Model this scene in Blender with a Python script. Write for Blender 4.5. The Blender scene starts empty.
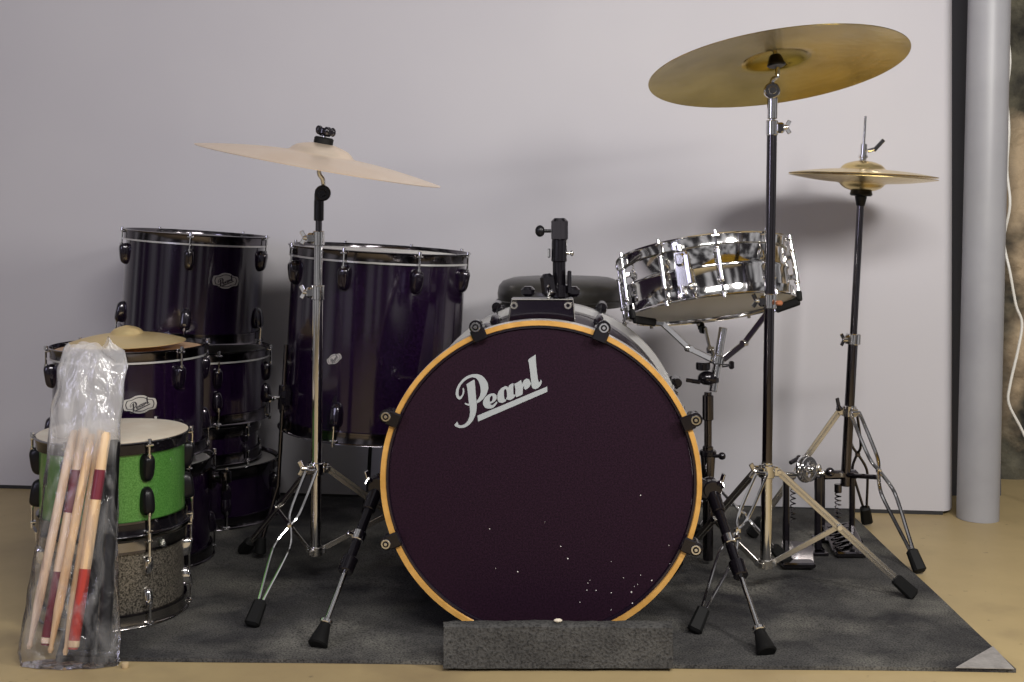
import bpy, math, random
from mathutils import Vector, Matrix, noise, Quaternion
random.seed(7)
sc = bpy.context.scene
COL = sc.collection
PI = math.pi
R_ = math.radians
# ---------------------------------------------------------------- camera
H = 0.781
F = 1200.0
PITCH = R_(0.0)
CY = 215 + F*math.tan(PITCH)
cam_d = bpy.data.cameras.new('camera')
cam = bpy.data.objects.new('camera', cam_d)
COL.objects.link(cam)
cam.location = (0, 0, H)
cam.rotation_euler = (PI/2 - PITCH, 0, 0)
cam_d.sensor_width = 36.0
cam_d.lens = 36.0*F/1024.0
cam_d.shift_y = -(341 - CY)/1024.0
cam_d.clip_start = 0.05
sc.camera = cam

def P(px, py, D):
    """point seen at a pixel of the photograph at distance y = D"""
    u = (px-512)/F
    v = -(py-CY)/F
    d = Vector((u, math.cos(PITCH)+v*math.sin(PITCH), v*math.cos(PITCH)-math.sin(PITCH)))
    return Vector((0, 0, H)) + d*(D/d.y)
def FL(px, py, z=0.0):
    u = (px-512)/F
    v = -(py-CY)/F
    d = Vector((u, math.cos(PITCH)+v*math.sin(PITCH), v*math.cos(PITCH)-math.sin(PITCH)))
    return Vector((0, 0, H)) + d*((z-H)/d.z)

# ---------------------------------------------------------------- materials
def mat(name, col, metal=0.0, rough=0.5, coat=0.0, spec=0.5):
    m = bpy.data.materials.new(name)
    m.use_nodes = True
    b = m.node_tree.nodes['Principled BSDF']
    b.inputs['Base Color'].default_value = (*col, 1)
    b.inputs['Metallic'].default_value = metal
    b.inputs['Roughness'].default_value = rough
    b.inputs['Coat Weight'].default_value = coat
    b.inputs['Coat Roughness'].default_value = 0.06
    b.inputs['Specular IOR Level'].default_value = spec
    return m
def N(m, t, **kw):
    n = m.node_tree.nodes.new(t)
    for k, v in kw.items():
        if k in n.inputs: n.inputs[k].default_value = v
        else: setattr(n, k, v)
    return n
def L(m, a, b): m.node_tree.links.new(a, b)
def vary(m, c1, c2, scale, detail=6, lo=.35, hi=.65, rough=0.6, coord='Object', dist=0.0, stretch=None):
    """base colour between two tones by noise; returns the colour socket"""
    b = m.node_tree.nodes['Principled BSDF']
    tc = N(m, 'ShaderNodeTexCoord')
    src = tc.outputs[coord]
    if stretch:
        mp = N(m, 'ShaderNodeMapping'); mp.inputs['Scale'].default_value = stretch
        L(m, src, mp.inputs['Vector']); src = mp.outputs['Vector']
    n = N(m, 'ShaderNodeTexNoise', Scale=scale, Detail=detail, Roughness=rough, Distortion=dist)
    L(m, src, n.inputs['Vector'])
    r = N(m, 'ShaderNodeValToRGB')
    r.color_ramp.elements[0].position = lo; r.color_ramp.elements[0].color = (*c1, 1)
    r.color_ramp.elements[1].position = hi; r.color_ramp.elements[1].color = (*c2, 1)
    L(m, n.outputs['Fac'], r.inputs['Fac'])
    L(m, r.outputs['Color'], b.inputs['Base Color'])
    return r.outputs['Color'], src
def mixc(m, sock, c3, scale, lo, hi, src, detail=4, fac=1.0):
    n = N(m, 'ShaderNodeTexNoise', Scale=scale, Detail=detail)
    L(m, src, n.inputs['Vector'])
    mr = N(m, 'ShaderNodeMapRange'); mr.inputs['From Min'].default_value = lo; mr.inputs['From Max'].default_value = hi
    mr.inputs['To Max'].default_value = fac
    L(m, n.outputs['Fac'], mr.inputs['Value'])
    mx = N(m, 'ShaderNodeMix', data_type='RGBA')
    L(m, mr.outputs['Result'], mx.inputs[0]); L(m, sock, mx.inputs[6]); mx.inputs[7].default_value = (*c3, 1)
    L(m, mx.outputs[2], m.node_tree.nodes['Principled BSDF'].inputs['Base Color'])
    return mx.outputs[2]
def bump(m, scale, strength, dist=0.002, detail=5, src=None, tex='ShaderNodeTexNoise'):
    b = m.node_tree.nodes['Principled BSDF']
    if src is None:
        src = N(m, 'ShaderNodeTexCoord').outputs['Object']
    n = N(m, tex, Scale=scale)
    if 'Detail' in n.inputs: n.inputs['Detail'].default_value = detail
    L(m, src, n.inputs['Vector'])
    bp = N(m, 'ShaderNodeBump', Strength=strength, Distance=dist)
    L(m, n.outputs[0], bp.inputs['Height'])
    L(m, bp.outputs['Normal'], b.inputs['Normal'])

M = {}
M['wall'] = mat('wall_paint', (.54, .53, .55), rough=.62, spec=.3)
_, s = vary(M['wall'], (.50, .485, .515), (.53, .515, .54), 1.2, 3)
bump(M['wall'], 260, .06, .0006, src=s)
M['pipe'] = mat('pipe_paint', (.62, .62, .64), rough=.42)
vary(M['pipe'], (.29, .29, .31), (.35, .35, .37), 3, 5)
M['recess'] = mat('gap_shade', (.075, .075, .088), rough=.7)  # shade of the gap beside the pipe, put into the colour
M['wall_gap_dark'] = mat('wall_gap_dark', (.02, .02, .022), rough=.6)  # near black standing in for the dark gap under the wall
M['floor'] = mat('concrete_floor', (.4, .3, .17), rough=.5)
c, s = vary(M['floor'], (.33, .245, .125), (.50, .385, .19), 1.6, 8, .3, .7)
c = mixc(M['floor'], c, (.20, .145, .085), 3.3, .56, .74, s, 6, .6)
c = mixc(M['floor'], c, (.10, .075, .045), 46, .68, .78, s, 3, .6)
bump(M['floor'], 30, .12, .002, src=s)
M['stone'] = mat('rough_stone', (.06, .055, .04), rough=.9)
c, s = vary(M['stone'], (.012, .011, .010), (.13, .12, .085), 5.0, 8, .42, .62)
c = mixc(M['stone'], c, (.60, .46, .30), 3.1, .50, .60, s, 5, .85)
_m = M['stone']; 
_sx = N(_m, 'ShaderNodeSeparateXYZ'); L(_m, s, _sx.inputs[0]); _r = N(_m, 'ShaderNodeMapRange'); _r.inputs['From Min'].default_value = 1.44; _r.inputs['From Max'].default_value = 1.50; L(_m, _sx.outputs[0], _r.inputs['Value'])
_mx = [n for n in _m.node_tree.nodes if n.bl_idname == 'ShaderNodeMix'][0]; _fs = _mx.inputs[0].links[0].from_socket
_mu = N(_m, 'ShaderNodeMath', operation='MULTIPLY'); L(_m, _fs, _mu.inputs[0]); L(_m, _r.outputs[0], _mu.inputs[1]); L(_m, _mu.outputs[0], _mx.inputs[0])
bump(M['stone'], 9, 1.0, .05, src=s)
M['rug'] = mat('charcoal_carpet', (.04, .04, .042), rough=.95, spec=.15)
c, s = vary(M['rug'], (.030, .029, .032), (.105, .102, .096), 4.2, 10, .36, .64, .7, dist=.4)
c = mixc(M['rug'], c, (.24, .23, .20), 4.5, .48, .72, s, 10, .9)
c = mixc(M['rug'], c, (.012, .012, .013), 290, .44, .66, s, 3, .75)
bump(M['rug'], 300, .8, .004, src=s)
M['block'] = mat('grey_carpet', (.09, .09, .088), rough=.95, spec=.15)
c, s = vary(M['block'], (.045, .044, .043), (.115, .112, .105), 14, 9, .3, .7, .7)
c = mixc(M['block'], c, (.02, .02, .02), 200, .46, .70, s, 3, .8)
bump(M['block'], 200, .9, .004, src=s)
M['tape'] = mat('grey_patch', (.28, .265, .25), rough=.85)
vary(M['tape'], (.24, .225, .21), (.33, .31, .29), 60, 6)
M['chrome'] = mat('chrome', (.80, .79, .78), 1.0, .09)
M['chrome_soft'] = mat('satin_steel', (.72, .69, .64), 1.0, .26)
M['aged_chrome'] = mat('aged_chrome', (.34, .32, .30), 1.0, .16)
M['dark_chrome'] = mat('dark_chrome', (.13, .12, .13), 1.0, .14)
M['black_metal'] = mat('black_metal', (.012, .010, .014), .5, .2, coat=.5)
M['black_plastic'] = mat('black_plastic', (.006, .0055, .007), 0, .32, spec=.3)
M['rubber'] = mat('black_rubber', (.006, .006, .006), 0, .6, spec=.2)
M['purple'] = mat('deep_purple_lacquer', (.018, .007, .028), .0, .16, coat=.5)
c, s = vary(M['purple'], (.0055, .0014, .009), (.0115, .0035, .020), 200, 2, .35, .65)
M['bass_shell'] = mat('matte_purple_shell', (.012, .005, .016), 0, .42, spec=.25)
M['purple_lug'] = mat('purple_black_lug', (.010, .006, .014), .4, .2, coat=.8)
M['bass_head'] = mat('aubergine_head', (.022, .009, .020), .0, .6, spec=.15)
vary(M['bass_head'], (.0085, .0022, .007), (.021, .0065, .017), 330, 3, .35, .65)
M['ring_dark'] = mat('dark_inlay', (.012, .007, .014), 0, .22, coat=.6)
M['amber'] = mat('amber_wood', (.75, .42, .10), 0, .32, coat=.5)
vary(M['amber'], (.50, .26, .055), (.66, .37, .10), 22, 5, stretch=(1, 1, 1))
M['hoop_silver'] = mat('pale_silver_hoop', (.70, .69, .67), .55, .28)
M['head_white'] = mat('coated_head', (.80, .78, .72), 0, .5)
M['head_clear'] = mat('translucent_head', (.30, .29, .28), 0, .35)
M['head_tan'] = mat('tan_head', (.62, .40, .24), 0, .45)
M['head_cream'] = mat('cream_head', (.72, .66, .53), 0, .5)
vary(M['head_cream'], (.66, .57, .44), (.77, .72, .60), 9, 6)
M['green'] = mat('green_sparkle', (.10, .38, .09), .25, .35, coat=.7)
vary(M['green'], (.05, .19, .025), (.13, .34, .075), 420, 2, .35, .65)
M['silver'] = mat('silver_sparkle', (.3, .28, .25), .5, .35, coat=.5)
vary(M['silver'], (.03, .026, .021), (.24, .215, .175), 330, 2, .38, .62)
M['badge'] = mat('silver_badge', (.74, .72, .68), .75, .3)
M['badge_dark'] = mat('badge_ink', (.03, .025, .03), 0, .4)
M['logo'] = mat('silver_lettering', (.37, .40, .41), 0, .5)
M['speck'] = mat('white_specks', (.75, .72, .68), 0, .6)
M['vinyl'] = mat('black_vinyl', (.03, .028, .025), 0, .3)
vary(M['vinyl'], (.022, .02, .018), (.045, .042, .036), 14, 5)
M['copper'] = mat('brown_clip', (.35, .13, .06), .2, .4)
M['cable'] = mat('white_cable', (.75, .73, .68), 0, .4)
M['wood'] = mat('hickory', (.74, .50, .27), 0, .45)
vary(M['wood'], (.66, .42, .21), (.82, .60, .36), 16, 5, stretch=(6, 6, .6))
M['wood_pale'] = mat('pale_maple', (.80, .62, .45), 0, .45)
vary(M['wood_pale'], (.76, .56, .39), (.86, .70, .53), 16, 5, stretch=(6, 6, .6))
M['burgundy'] = mat('burgundy_dip', (.17, .02, .035), 0, .35)
M['red'] = mat('brick_red_dip', (.42, .045, .03), 0, .35)
M['cork'] = mat('cork', (.55, .42, .24), 0, .8)

def cymbal_mat(name, c1, c2, rough):
    m = mat(name, c1, 1.0, rough)
    b = m.node_tree.nodes['Principled BSDF']
    tc = N(m, 'ShaderNodeTexCoord')
    n = N(m, 'ShaderNodeTexNoise', Scale=7.0, Detail=6.0)
    L(m, tc.outputs['Object'], n.inputs['Vector'])
    r = N(m, 'ShaderNodeValToRGB')
    r.color_ramp.elements[0].position = .35; r.color_ramp.elements[0].color = (*c1, 1)
    r.color_ramp.elements[1].position = .68; r.color_ramp.elements[1].color = (*c2, 1)
    L(m, n.outputs['Fac'], r.inputs['Fac']); L(m, r.outputs['Color'], b.inputs['Base Color'])
    # lathe grooves: rings round the local axis
    sx = N(m, 'ShaderNodeSeparateXYZ'); L(m, tc.outputs['Object'], sx.inputs[0])
    cb = N(m, 'ShaderNodeCombineXYZ'); L(m, sx.outputs[0], cb.inputs[0]); L(m, sx.outputs[1], cb.inputs[1])
    ln = N(m, 'ShaderNodeVectorMath', operation='LENGTH'); L(m, cb.outputs[0], ln.inputs[0])
    mu = N(m, 'ShaderNodeMath', operation='MULTIPLY'); L(m, ln.outputs['Value'], mu.inputs[0]); mu.inputs[1].default_value = 900
    n2 = N(m, 'ShaderNodeTexNoise', noise_dimensions='1D', Scale=1.0, Detail=3.0); L(m, mu.outputs[0], n2.inputs['W'])
    bp = N(m, 'ShaderNodeBump', Strength=.35, Distance=.0006); L(m, n2.outputs['Fac'], bp.inputs['Height'])
    n3 = N(m, 'ShaderNodeTexNoise', Scale=42.0, Detail=2.0); L(m, tc.outputs['Object'], n3.inputs['Vector'])
    bp2 = N(m, 'ShaderNodeBump', Strength=.25, Distance=.002); L(m, n3.outputs['Fac'], bp2.inputs['Height']); L(m, bp.outputs[0], bp2.inputs['Normal'])
    L(m, bp2.outputs[0], b.inputs['Normal'])
    return m
M['brass'] = cymbal_mat('yellow_brass', (.36, .26, .04), (.56, .42, .10), .20)
M['bronze'] = cymbal_mat('pale_bronze', (.90, .73, .55), (.96, .82, .66), .38)
M['bronze'].node_tree.nodes['Principled BSDF'].inputs['Metallic'].default_value = .72
M['gold'] = cymbal_mat('gold_bronze', (.72, .55, .22), (.84, .66, .32), .25)

M['bright_gold'] = cymbal_mat('bright_gold', (.80, .60, .26), (.90, .72, .38), .38)
M['bright_gold'].node_tree.nodes['Principled BSDF'].inputs['Metallic'].default_value = .7
# clear crumpled plastic
m = bpy.data.materials.new('clear_plastic'); m.use_nodes = True; M['plastic'] = m
nt = m.node_tree; nt.nodes.clear()
out = nt.nodes.new('ShaderNodeOutputMaterial')
tr = nt.nodes.new('ShaderNodeBsdfTransparent'); tr.inputs[0].default_value = (.96, .96, .97, 1)
gl = nt.nodes.new('ShaderNodeBsdfPrincipled')
gl.inputs['Base Color'].default_value = (.74, .73, .72, 1); gl.inputs['Roughness'].default_value = .14
gl.inputs['Coat Weight'].default_value = 1.0; gl.inputs['Coat Roughness'].default_value = .05
tc = nt.nodes.new('ShaderNodeTexCoord')
mp = nt.nodes.new('ShaderNodeMapping'); mp.inputs['Scale'].default_value = (1, 1, .35); L(m, tc.outputs['Object'], mp.inputs[0])
nz = nt.nodes.new('ShaderNodeTexNoise'); nz.inputs['Scale'].default_value = 34; nz.inputs['Detail'].default_value = 4; nz.inputs['Distortion'].default_value = .8
L(m, mp.outputs[0], nz.inputs['Vector'])
bp = nt.nodes.new('ShaderNodeBump'); bp.inputs['Strength'].default_value = .9; bp.inputs['Distance'].default_value = .008
L(m, nz.outputs['Fac'], bp.inputs['Height']); L(m, bp.outputs[0], gl.inputs['Normal']); L(m, bp.outputs[0], gl.inputs['Coat Normal'])
sx = nt.nodes.new('ShaderNodeSeparateXYZ'); L(m, tc.outputs['Object'], sx.inputs[0])
mr = nt.nodes.new('ShaderNodeMapRange'); mr.inputs['From Min'].default_value = .33; mr.inputs['From Max'].default_value = .40
mr.inputs['To Min'].default_value = .0; mr.inputs['To Max'].default_value = .34; L(m, sx.outputs[2], mr.inputs['Value'])
m2 = nt.nodes.new('ShaderNodeMapRange'); m2.inputs['From Min'].default_value = .45; m2.inputs['From Max'].default_value = .72
m2.inputs['To Min'].default_value = .02; m2.inputs['To Max'].default_value = .22; L(m, nz.outputs['Fac'], m2.inputs['Value'])
ad = nt.nodes.new('ShaderNodeMath'); ad.operation = 'ADD'; L(m, mr.outputs[0], ad.inputs[0]); L(m, m2.outputs[0], ad.inputs[1])
mx = nt.nodes.new('ShaderNodeMixShader'); L(m, ad.outputs[0], mx.inputs[0]); L(m, tr.outputs[0], mx.inputs[1]); L(m, gl.outputs[0], mx.inputs[2])
gg = nt.nodes.new('ShaderNodeBsdfGlossy'); gg.inputs['Color'].default_value = (1, 1, 1, 1); gg.inputs['Roughness'].default_value = .10; L(m, bp.outputs[0], gg.inputs['Normal'])
fr = nt.nodes.new('ShaderNodeFresnel'); fr.inputs['IOR'].default_value = 1.28; L(m, bp.outputs[0], fr.inputs['Normal'])
mx2 = nt.nodes.new('ShaderNodeMixShader'); L(m, fr.outputs[0], mx2.inputs[0]); L(m, mx.outputs[0], mx2.inputs[1]); L(m, gg.outputs[0], mx2.inputs[2])
L(m, mx2.outputs[0], out.inputs[0])

# ---------------------------------------------------------------- mesh builder
def frame(z, x=None):
    z = Vector(z).normalized()
    x = Vector(x) if x is not None else (Vector((1, 0, 0)) if abs(z.x) < .9 else Vector((0, 1, 0)))
    x = (x - z*x.dot(z)).normalized()
    y = z.cross(x)
    return Matrix((x, y, z)).transposed().to_4x4()
class MB:
    def __init__(s): s.v = []; s.f = []; s.sm = []
    def add(s, vs, fs, smooth=True, X=None):
        o = len(s.v)
        s.v += [(X @ Vector(v)) if X is not None else Vector(v) for v in vs]
        s.f += [tuple(i+o for i in f) for f in fs]; s.sm += [smooth]*len(fs)
        return s
    def lathe(s, prof, X=None, n=48, close=False, smooth=True, a0=0, a1=2*PI):
        full = abs(a1-a0-2*PI) < 1e-6
        m = n if full else n+1
        vs = []; fs = []
        for r, z in prof:
            for i in range(m):
                a = a0+(a1-a0)*i/n
                vs.append((r*math.cos(a), r*math.sin(a), z))
        k = len(prof)
        for j in range(k if close else k-1):
            j2 = (j+1) % k
            for i in range(n):
                i2 = (i+1) % m
                fs.append((j*m+i, j*m+i2, j2*m+i2, j2*m+i))
        return s.add(vs, fs, smooth, X)
    def cyl(s, a, b, r, r2=None, n=14, caps=True):
        a = Vector(a); b = Vector(b); r2 = r if r2 is None else r2
        X = Matrix.Translation(a) @ frame(b-a); l = (b-a).length
        if caps: pr = [(0, 0), (r*.86, 0), (r, min(l*.2, r*.14)), (r2, l-min(l*.2, r2*.14)), (r2*.86, l), (0, l)]
        else: pr = [(r, 0), (r2, l)]
        return s.lathe(pr, X, n)
    def ring(s, c, ax, ri, ro, h, n=24):
        X = Matrix.Translation(Vector(c)) @ frame(ax)
        b = min(h, ro-ri)*.2
        return s.lathe([(ri, -h/2), (ro-b, -h/2), (ro, -h/2+b), (ro, h/2-b), (ro-b, h/2), (ri, h/2)], X, n, close=True)
    def box(s, c, dim, X=None, bev=.15, taper=1.0):
        """rounded box with chamfered edges"""
        hx, hy, hz = [d/2 for d in dim]; b = min(dim)*bev
        vs = []; idx = {}
        rings = [(-hz, b), (-hz+b, 0), (hz-b, 0), (hz, b)]
        for z, ins in rings:
            t = 1.0 if z < 0 else taper
            x = (hx-ins)*t; y = (hy-ins)*t; c2 = b*t if ins == 0 else b*.5*t
            for px, py in ((x, y-c2), (x-c2, y), (-x+c2, y), (-x, y-c2), (-x, -y+c2), (-x+c2, -y), (x-c2, -y), (x, -y+c2)):
                vs.append((px, py, z))
        fs = [tuple(range(7, -1, -1)), tuple(range(24, 32))]
        for k in range(3):
            for i in range(8):
                fs.append((k*8+i, k*8+(i+1) % 8, k*8+8+(i+1) % 8, k*8+8+i))
        T = Matrix.Translation(Vector(c)) @ (X if X is not None else Matrix.Identity(4))
        return s.add(vs, fs, False, T)
    def bar(s, a, b, w, t, side=(0, 1, 0), over=0.0):
        """flat bar from a to b: width w across, thickness t along side"""
        a = Vector(a); b = Vector(b); d = (b-a).normalized()
        a = a-d*over; b = b+d*over
        y = Vector(side); y = (y-d*y.dot(d)).normalized(); x = y.cross(d)
        X = Matrix((x, y, d)).transposed().to_4x4()
        return s.box((a+b)/2, (w, t, (b-a).length), X, .25)
    def tube(s, pts, r, n=8, smooth_path=True, sub=5):
        pts = [Vector(p) for p in pts]
        if smooth_path and len(pts) > 2:
            q = []
            for i in range(len(pts)-1):
                p0 = pts[max(i-1, 0)]; p1 = pts[i]; p2 = pts[i+1]; p3 = pts[min(i+2, len(pts)-1)]
                for k in range(sub):
                    t = k/sub
                    q.append(.5*((2*p1)+(p2-p0)*t+(2*p0-5*p1+4*p2-p3)*t*t+(3*p1-p0-3*p2+p3)*t**3))
            q.append(pts[-1]); pts = q
        rr = r if callable(r) else (lambda t: r)
        vs = []; fs = []; k = len(pts)
        up = None
        for i, p in enumerate(pts):
            d = (pts[min(i+1, k-1)]-pts[max(i-1, 0)]).normalized()
            if up is None: up = frame(d).col[0].to_3d()
            up = (up-d*up.dot(d)).normalized(); w = d.cross(up)
            for j in range(n):
                a = 2*PI*j/n
                vs.append(p+(up*math.cos(a)+w*math.sin(a))*rr(i/(k-1)))
        for i in range(k-1):
            for j in range(n):
                fs.append((i*n+j, i*n+(j+1) % n, (i+1)*n+(j+1) % n, (i+1)*n+j))
        fs.append(tuple(range(n-1, -1, -1))); fs.append(tuple((k-1)*n+j for j in range(n)))
        return s.add(vs, fs)
    def ball(s, c, r, X=None, n=14):
        rx, ry, rz = r if hasattr(r, '__len__') else (r, r, r)
        pr = [(max(math.cos(t), 1e-4), math.sin(t)) for t in [(-.5+i/(n//2))*PI for i in range(n//2+1)]]
        T = Matrix.Translation(Vector(c)) @ (X if X is not None else Matrix.Identity(4)) @ Matrix.Diagonal((rx, ry, rz, 1))
        return s.lathe(pr, T, n)
    def build(s, name, m, parent=None, world=False, loc=None):
        me = bpy.data.meshes.new(name)
        if parent is not None and world:
            inv = wm(parent).inverted(); vs = [inv @ v for v in s.v]
        elif loc is not None: vs = [v-Vector(loc) for v in s.v]
        else: vs = s.v
        me.from_pydata([tuple(v) for v in vs], [], s.f)
        me.polygons.foreach_set('use_smooth', s.sm)
        me.materials.append(m); me.update()
        import bmesh
        bm = bmesh.new(); bm.from_mesh(me)
        bmesh.ops.remove_doubles(bm, verts=bm.verts, dist=1e-6)
        bmesh.ops.recalc_face_normals(bm, faces=bm.faces); bm.to_mesh(me); bm.free()
        try: me.set_sharp_from_angle(angle=R_(38))
        except Exception: pass
        o = bpy.data.objects.new(name, me); COL.objects.link(o)
        if parent is not None: o.parent = parent
        if loc is not None and parent is None: o.location = loc
        return o
def wm(o):
    m = o.matrix_basis.copy()
    while o.parent is not None:
        o = o.parent; m = o.matrix_basis @ m
    return m
def thing(name, label, cat, loc=(0, 0, 0), group=None, rot=None):
    o = bpy.data.objects.new(name, None); COL.objects.link(o)
    o.empty_display_size = .05
    o.location = loc
    if rot is not None: o.rotation_euler = rot.to_euler() if hasattr(rot, 'to_euler') else rot
    o['label'] = label; o['category'] = cat
    if group: o['group'] = group
    return o
def tag(o, label, cat, group=None, kind=None):
    o['label'] = label; o['category'] = cat
    if group: o['group'] = group
    if kind: o['kind'] = kind
    return o
def copypart(o, parent, X=None):
    c = o.copy(); COL.objects.link(c); c.parent = parent
    if X is not None: c.matrix_basis = X
    return c
def tilt(nx, ny, spin=0.0):
    n = Vector((nx, ny, 1)).normalized()
    q = Vector((0, 0, 1)).rotation_difference(n)
    return q @ Quaternion((0, 0, 1), spin)
def structure(o): o['kind'] = 'structure'; return o

# ---------------------------------------------------------------- the room
WL = Vector((-1.464, 3.43, 0)); WR = Vector((1.152, 3.121, 0))
wd = (WR-WL).normalized(); wn = Vector((-wd.y, wd.x, 0))
A = WL-wd*2.2
def quad_box(mb, a, b, thick, z0, z1, nrm):
    vs = []
    for z in (z0, z1):
        vs += [a+Vector((0, 0, z)), b+Vector((0, 0, z)), b+nrm*thick+Vector((0, 0, z)), a+nrm*thick+Vector((0, 0, z))]
    return mb.add(vs, [(0, 1, 5, 4), (1, 2, 6, 5), (2, 3, 7, 6), (3, 0, 4, 7), (4, 5, 6, 7), (3, 2, 1, 0)], False)
w = MB(); out_ = [A]; E = P(943, 514, 3.125); E.z = 0; E = WL+wd*((E-WL).dot(wd))
for i in range(9):
    t = i/8*PI/2; out_.append(E+wd*.042*math.sin(t)+wn*.12*(1-math.cos(t)))
out_ += [out_[-1]+wn*.03, A+wn*.09]
k = len(out_); w.add([p+Vector((0, 0, .010)) for p in out_]+[p+Vector((0, 0, 2.6)) for p in out_], [(i, (i+1) % k, k+(i+1) % k, k+i) for i in range(k)]+[tuple(range(k, 2*k)), tuple(range(k-1, -1, -1))], True)
structure(w.build('wall_back', M['wall']))
w = MB(); quad_box(w, A, E, .03, 0, .0099, wn); structure(w.build('wall_gap_strip', M['wall_gap_dark']))  # dark strip in place of the shaded gap under the wall panel
w = MB(); g = 60
vs = []; fs = []
for j in range(g+1):
    for i in range(g+1):
        x = -3.6+6.4*i/g; y = -1.5+6.0*j/g
        vs.append((x, y, 0))
for j in range(g):
    for i in range(g):
        k = j*(g+1)+i; fs.append((k, k+1, k+g+2, k+g+1))
w.add(vs, fs, True); structure(w.build('floor', M['floor']))
# rough stone wall in the dark behind and beside the pipe
def stone(name, a, b, z1):
    w = MB(); vs = []; fs = []; nx = 60; nz = 70
    a = Vector(a); b = Vector(b); nn = Vector((-(b-a).y, (b-a).x, 0)).normalized()
    for j in range(nz+1):
        for i in range(nx+1):
            p = a.lerp(b, i/nx)+Vector((0, 0, z1*j/nz))
            d = noise.noise(p*5.0)*.05+noise.noise(p*13)*.025
            vs.append(p+nn*d)
    for j in range(nz):
        for i in range(nx):
            k = j*(nx+1)+i; fs.append((k, k+1, k+nx+2, k+nx+1))
    w.add(vs, fs, True); return structure(w.build(name, M['stone']))
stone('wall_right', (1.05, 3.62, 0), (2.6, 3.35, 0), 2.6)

# added dark board, its colour standing in for shade in the gap beside the pipe
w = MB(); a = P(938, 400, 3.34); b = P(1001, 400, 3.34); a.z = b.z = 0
quad_box(w, a, b, .02, 0, 2.6, Vector((0, 1, 0))); structure(w.build('gap_shade_strip_1', M['recess']))
# pipe
pt = thing('drain_pipe', 'thick pale grey vertical pipe standing at the right end of the wall', 'pipe', (1.199, 3.09, 0), None, (0, R_(1.3), 0))
w = MB(); w.lathe([(.052, 0.0), (.052, 2.6), (.046, 2.6), (.046, 0)], None, 64, close=True)
w.build('pipe_body', M['pipe'], pt)
# cable
pts = [P(1009, -20, 3.13), P(1008, 30, 3.14), P(1010, 62, 3.13), P(1007, 95, 3.15), P(1009, 130, 3.13), P(1007, 170, 3.15), P(1010, 205, 3.13), P(1004, 240, 3.15), P(1010, 272, 3.13),
       P(1016, 305, 3.13), P(1022, 323, 3.13), P(1018, 350, 3.13), P(1010, 385, 3.13), P(1009, 404, 3.13), P(1022, 430, 3.13), P(1040, 470, 3.13), P(1052, 505, 3.13)]
w = MB(); w.tube(pts, .0036, 8)
e = pts[-1]; w.tube([e, Vector((e.x+.02, e.y, .03)), Vector((e.x+.08, e.y+.05, .004)), Vector((e.x+.5, e.y+.1, .004))], .0028, 8)
tag(w.build('cable', M['cable'], loc=Vector((e.x, e.y, 0))), 'thin white cable hanging loosely beside the pale pipe', 'cable')

# ---------------------------------------------------------------- rug
RT = .007
cA = FL(1016, 669, RT); cB = FL(846, 509, RT); cC = Vector((-1.12, 3.36, RT)); cD = Vector((-.80, 2.105, RT))
def rugpt(u, v):
    return (cD.lerp(cA, u)).lerp(cC.lerp(cB, u), v)
w = MB(); nu, nv = 150, 110; vs = []; fs = []
for j in range(nv+1):
    for i in range(nu+1):
        u = i/nu; v = j/nv; p = rugpt(u, v)
        wob = noise.noise(Vector((p.x*2.3, p.y*2.3, 1)))
        e = min(u, 1-u, v, 1-v)
        k = min(1, e*8)
        z = RT + k*max(0, .0035*(noise.noise(Vector((p.x*3+p.y*2, p.y*5, 4)))))
        if e == 0: p = p+Vector((wob*.005, wob*.005, 0))
        vs.append((p.x, p.y, z))
for j in range(nv):
    for i in range(nu):
        k = j*(nu+1)+i; fs.append((k, k+1, k+nu+2, k+nu+1))
edge = [i for i in range(nu+1)]+[(j*(nu+1)+nu) for j in range(1, nv+1)]+[nv*(nu+1)+i for i in range(nu-1, -1, -1)]+[j*(nu+1) for j in range(nv-1, 0, -1)]
o0 = len(vs)
for k in edge: vs.append((vs[k][0], vs[k][1], .0005))
ne = len(edge)
for k in range(ne):
    fs.append((edge[k], edge[(k+1) % ne], o0+(k+1) % ne, o0+k))
w.add(vs, fs, True)
rug = tag(w.build('rug', M['rug']), 'large charcoal carpet mat lying under the whole drum kit', 'rug')
pa = [FL(1014, 668.4, RT+.002), FL(993, 646, RT+.002), FL(956, 667.2, RT+.002)]
w = MB(); vs = [p for p in pa]+[p-Vector((0, 0, .0015)) for p in pa]
w.add(vs, [(0, 1, 2), (5, 4, 3), (0, 3, 4, 1), (1, 4, 5, 2), (2, 5, 3, 0)], False)
o = w.build('corner_patch', M['tape'], rug); o['label'] = 'lighter grey triangular patch at the rug corner'

# carpet block before the bass drum
b0 = P(443, 671, 2.05); b1 = P(673, 671, 2.05)
w = MB(); nx, nz = 70, 22; X0 = b0.x; X1 = b1.x; Y0 = 2.05; TH = .030; HB = .0725
vs = []; fs = []
prof = []
for k in range(0, 11): prof.append((Y0, HB*k/10*.97))
prof += [(Y0+.003, HB), (Y0+.010, HB+.0015), (Y0+.020, HB+.0015), (Y0+TH-.003, HB), (Y0+TH, HB*.95), (Y0+TH, HB*.5), (Y0+TH, 0)]
for i in range(nx+1):
    x = X0+(X1-X0)*i/nx
    e = min(i, nx-i)/nx
    for (y, z) in prof:
        q = Vector((x*14, y*14, z*14))
        n1 = noise.noise(q)*.0022+noise.noise(q*4)*.0012
        zz = max(0, z*(1 if e > .02 else .985))
        vs.append((x+(n1 if e == 0 else 0), y+n1, RT*.9+zz+n1*.8*(z > .01)))
m_ = len(prof)
for i in range(nx):
    for j in range(m_-1):
        fs.append((i*m_+j, (i+1)*m_+j, (i+1)*m_+j+1, i*m_+j+1))
fs.append(tuple(range(m_-1, -1, -1))); fs.append(tuple(nx*m_+j for j in range(m_)))
w.add(vs, fs, True)
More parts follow.
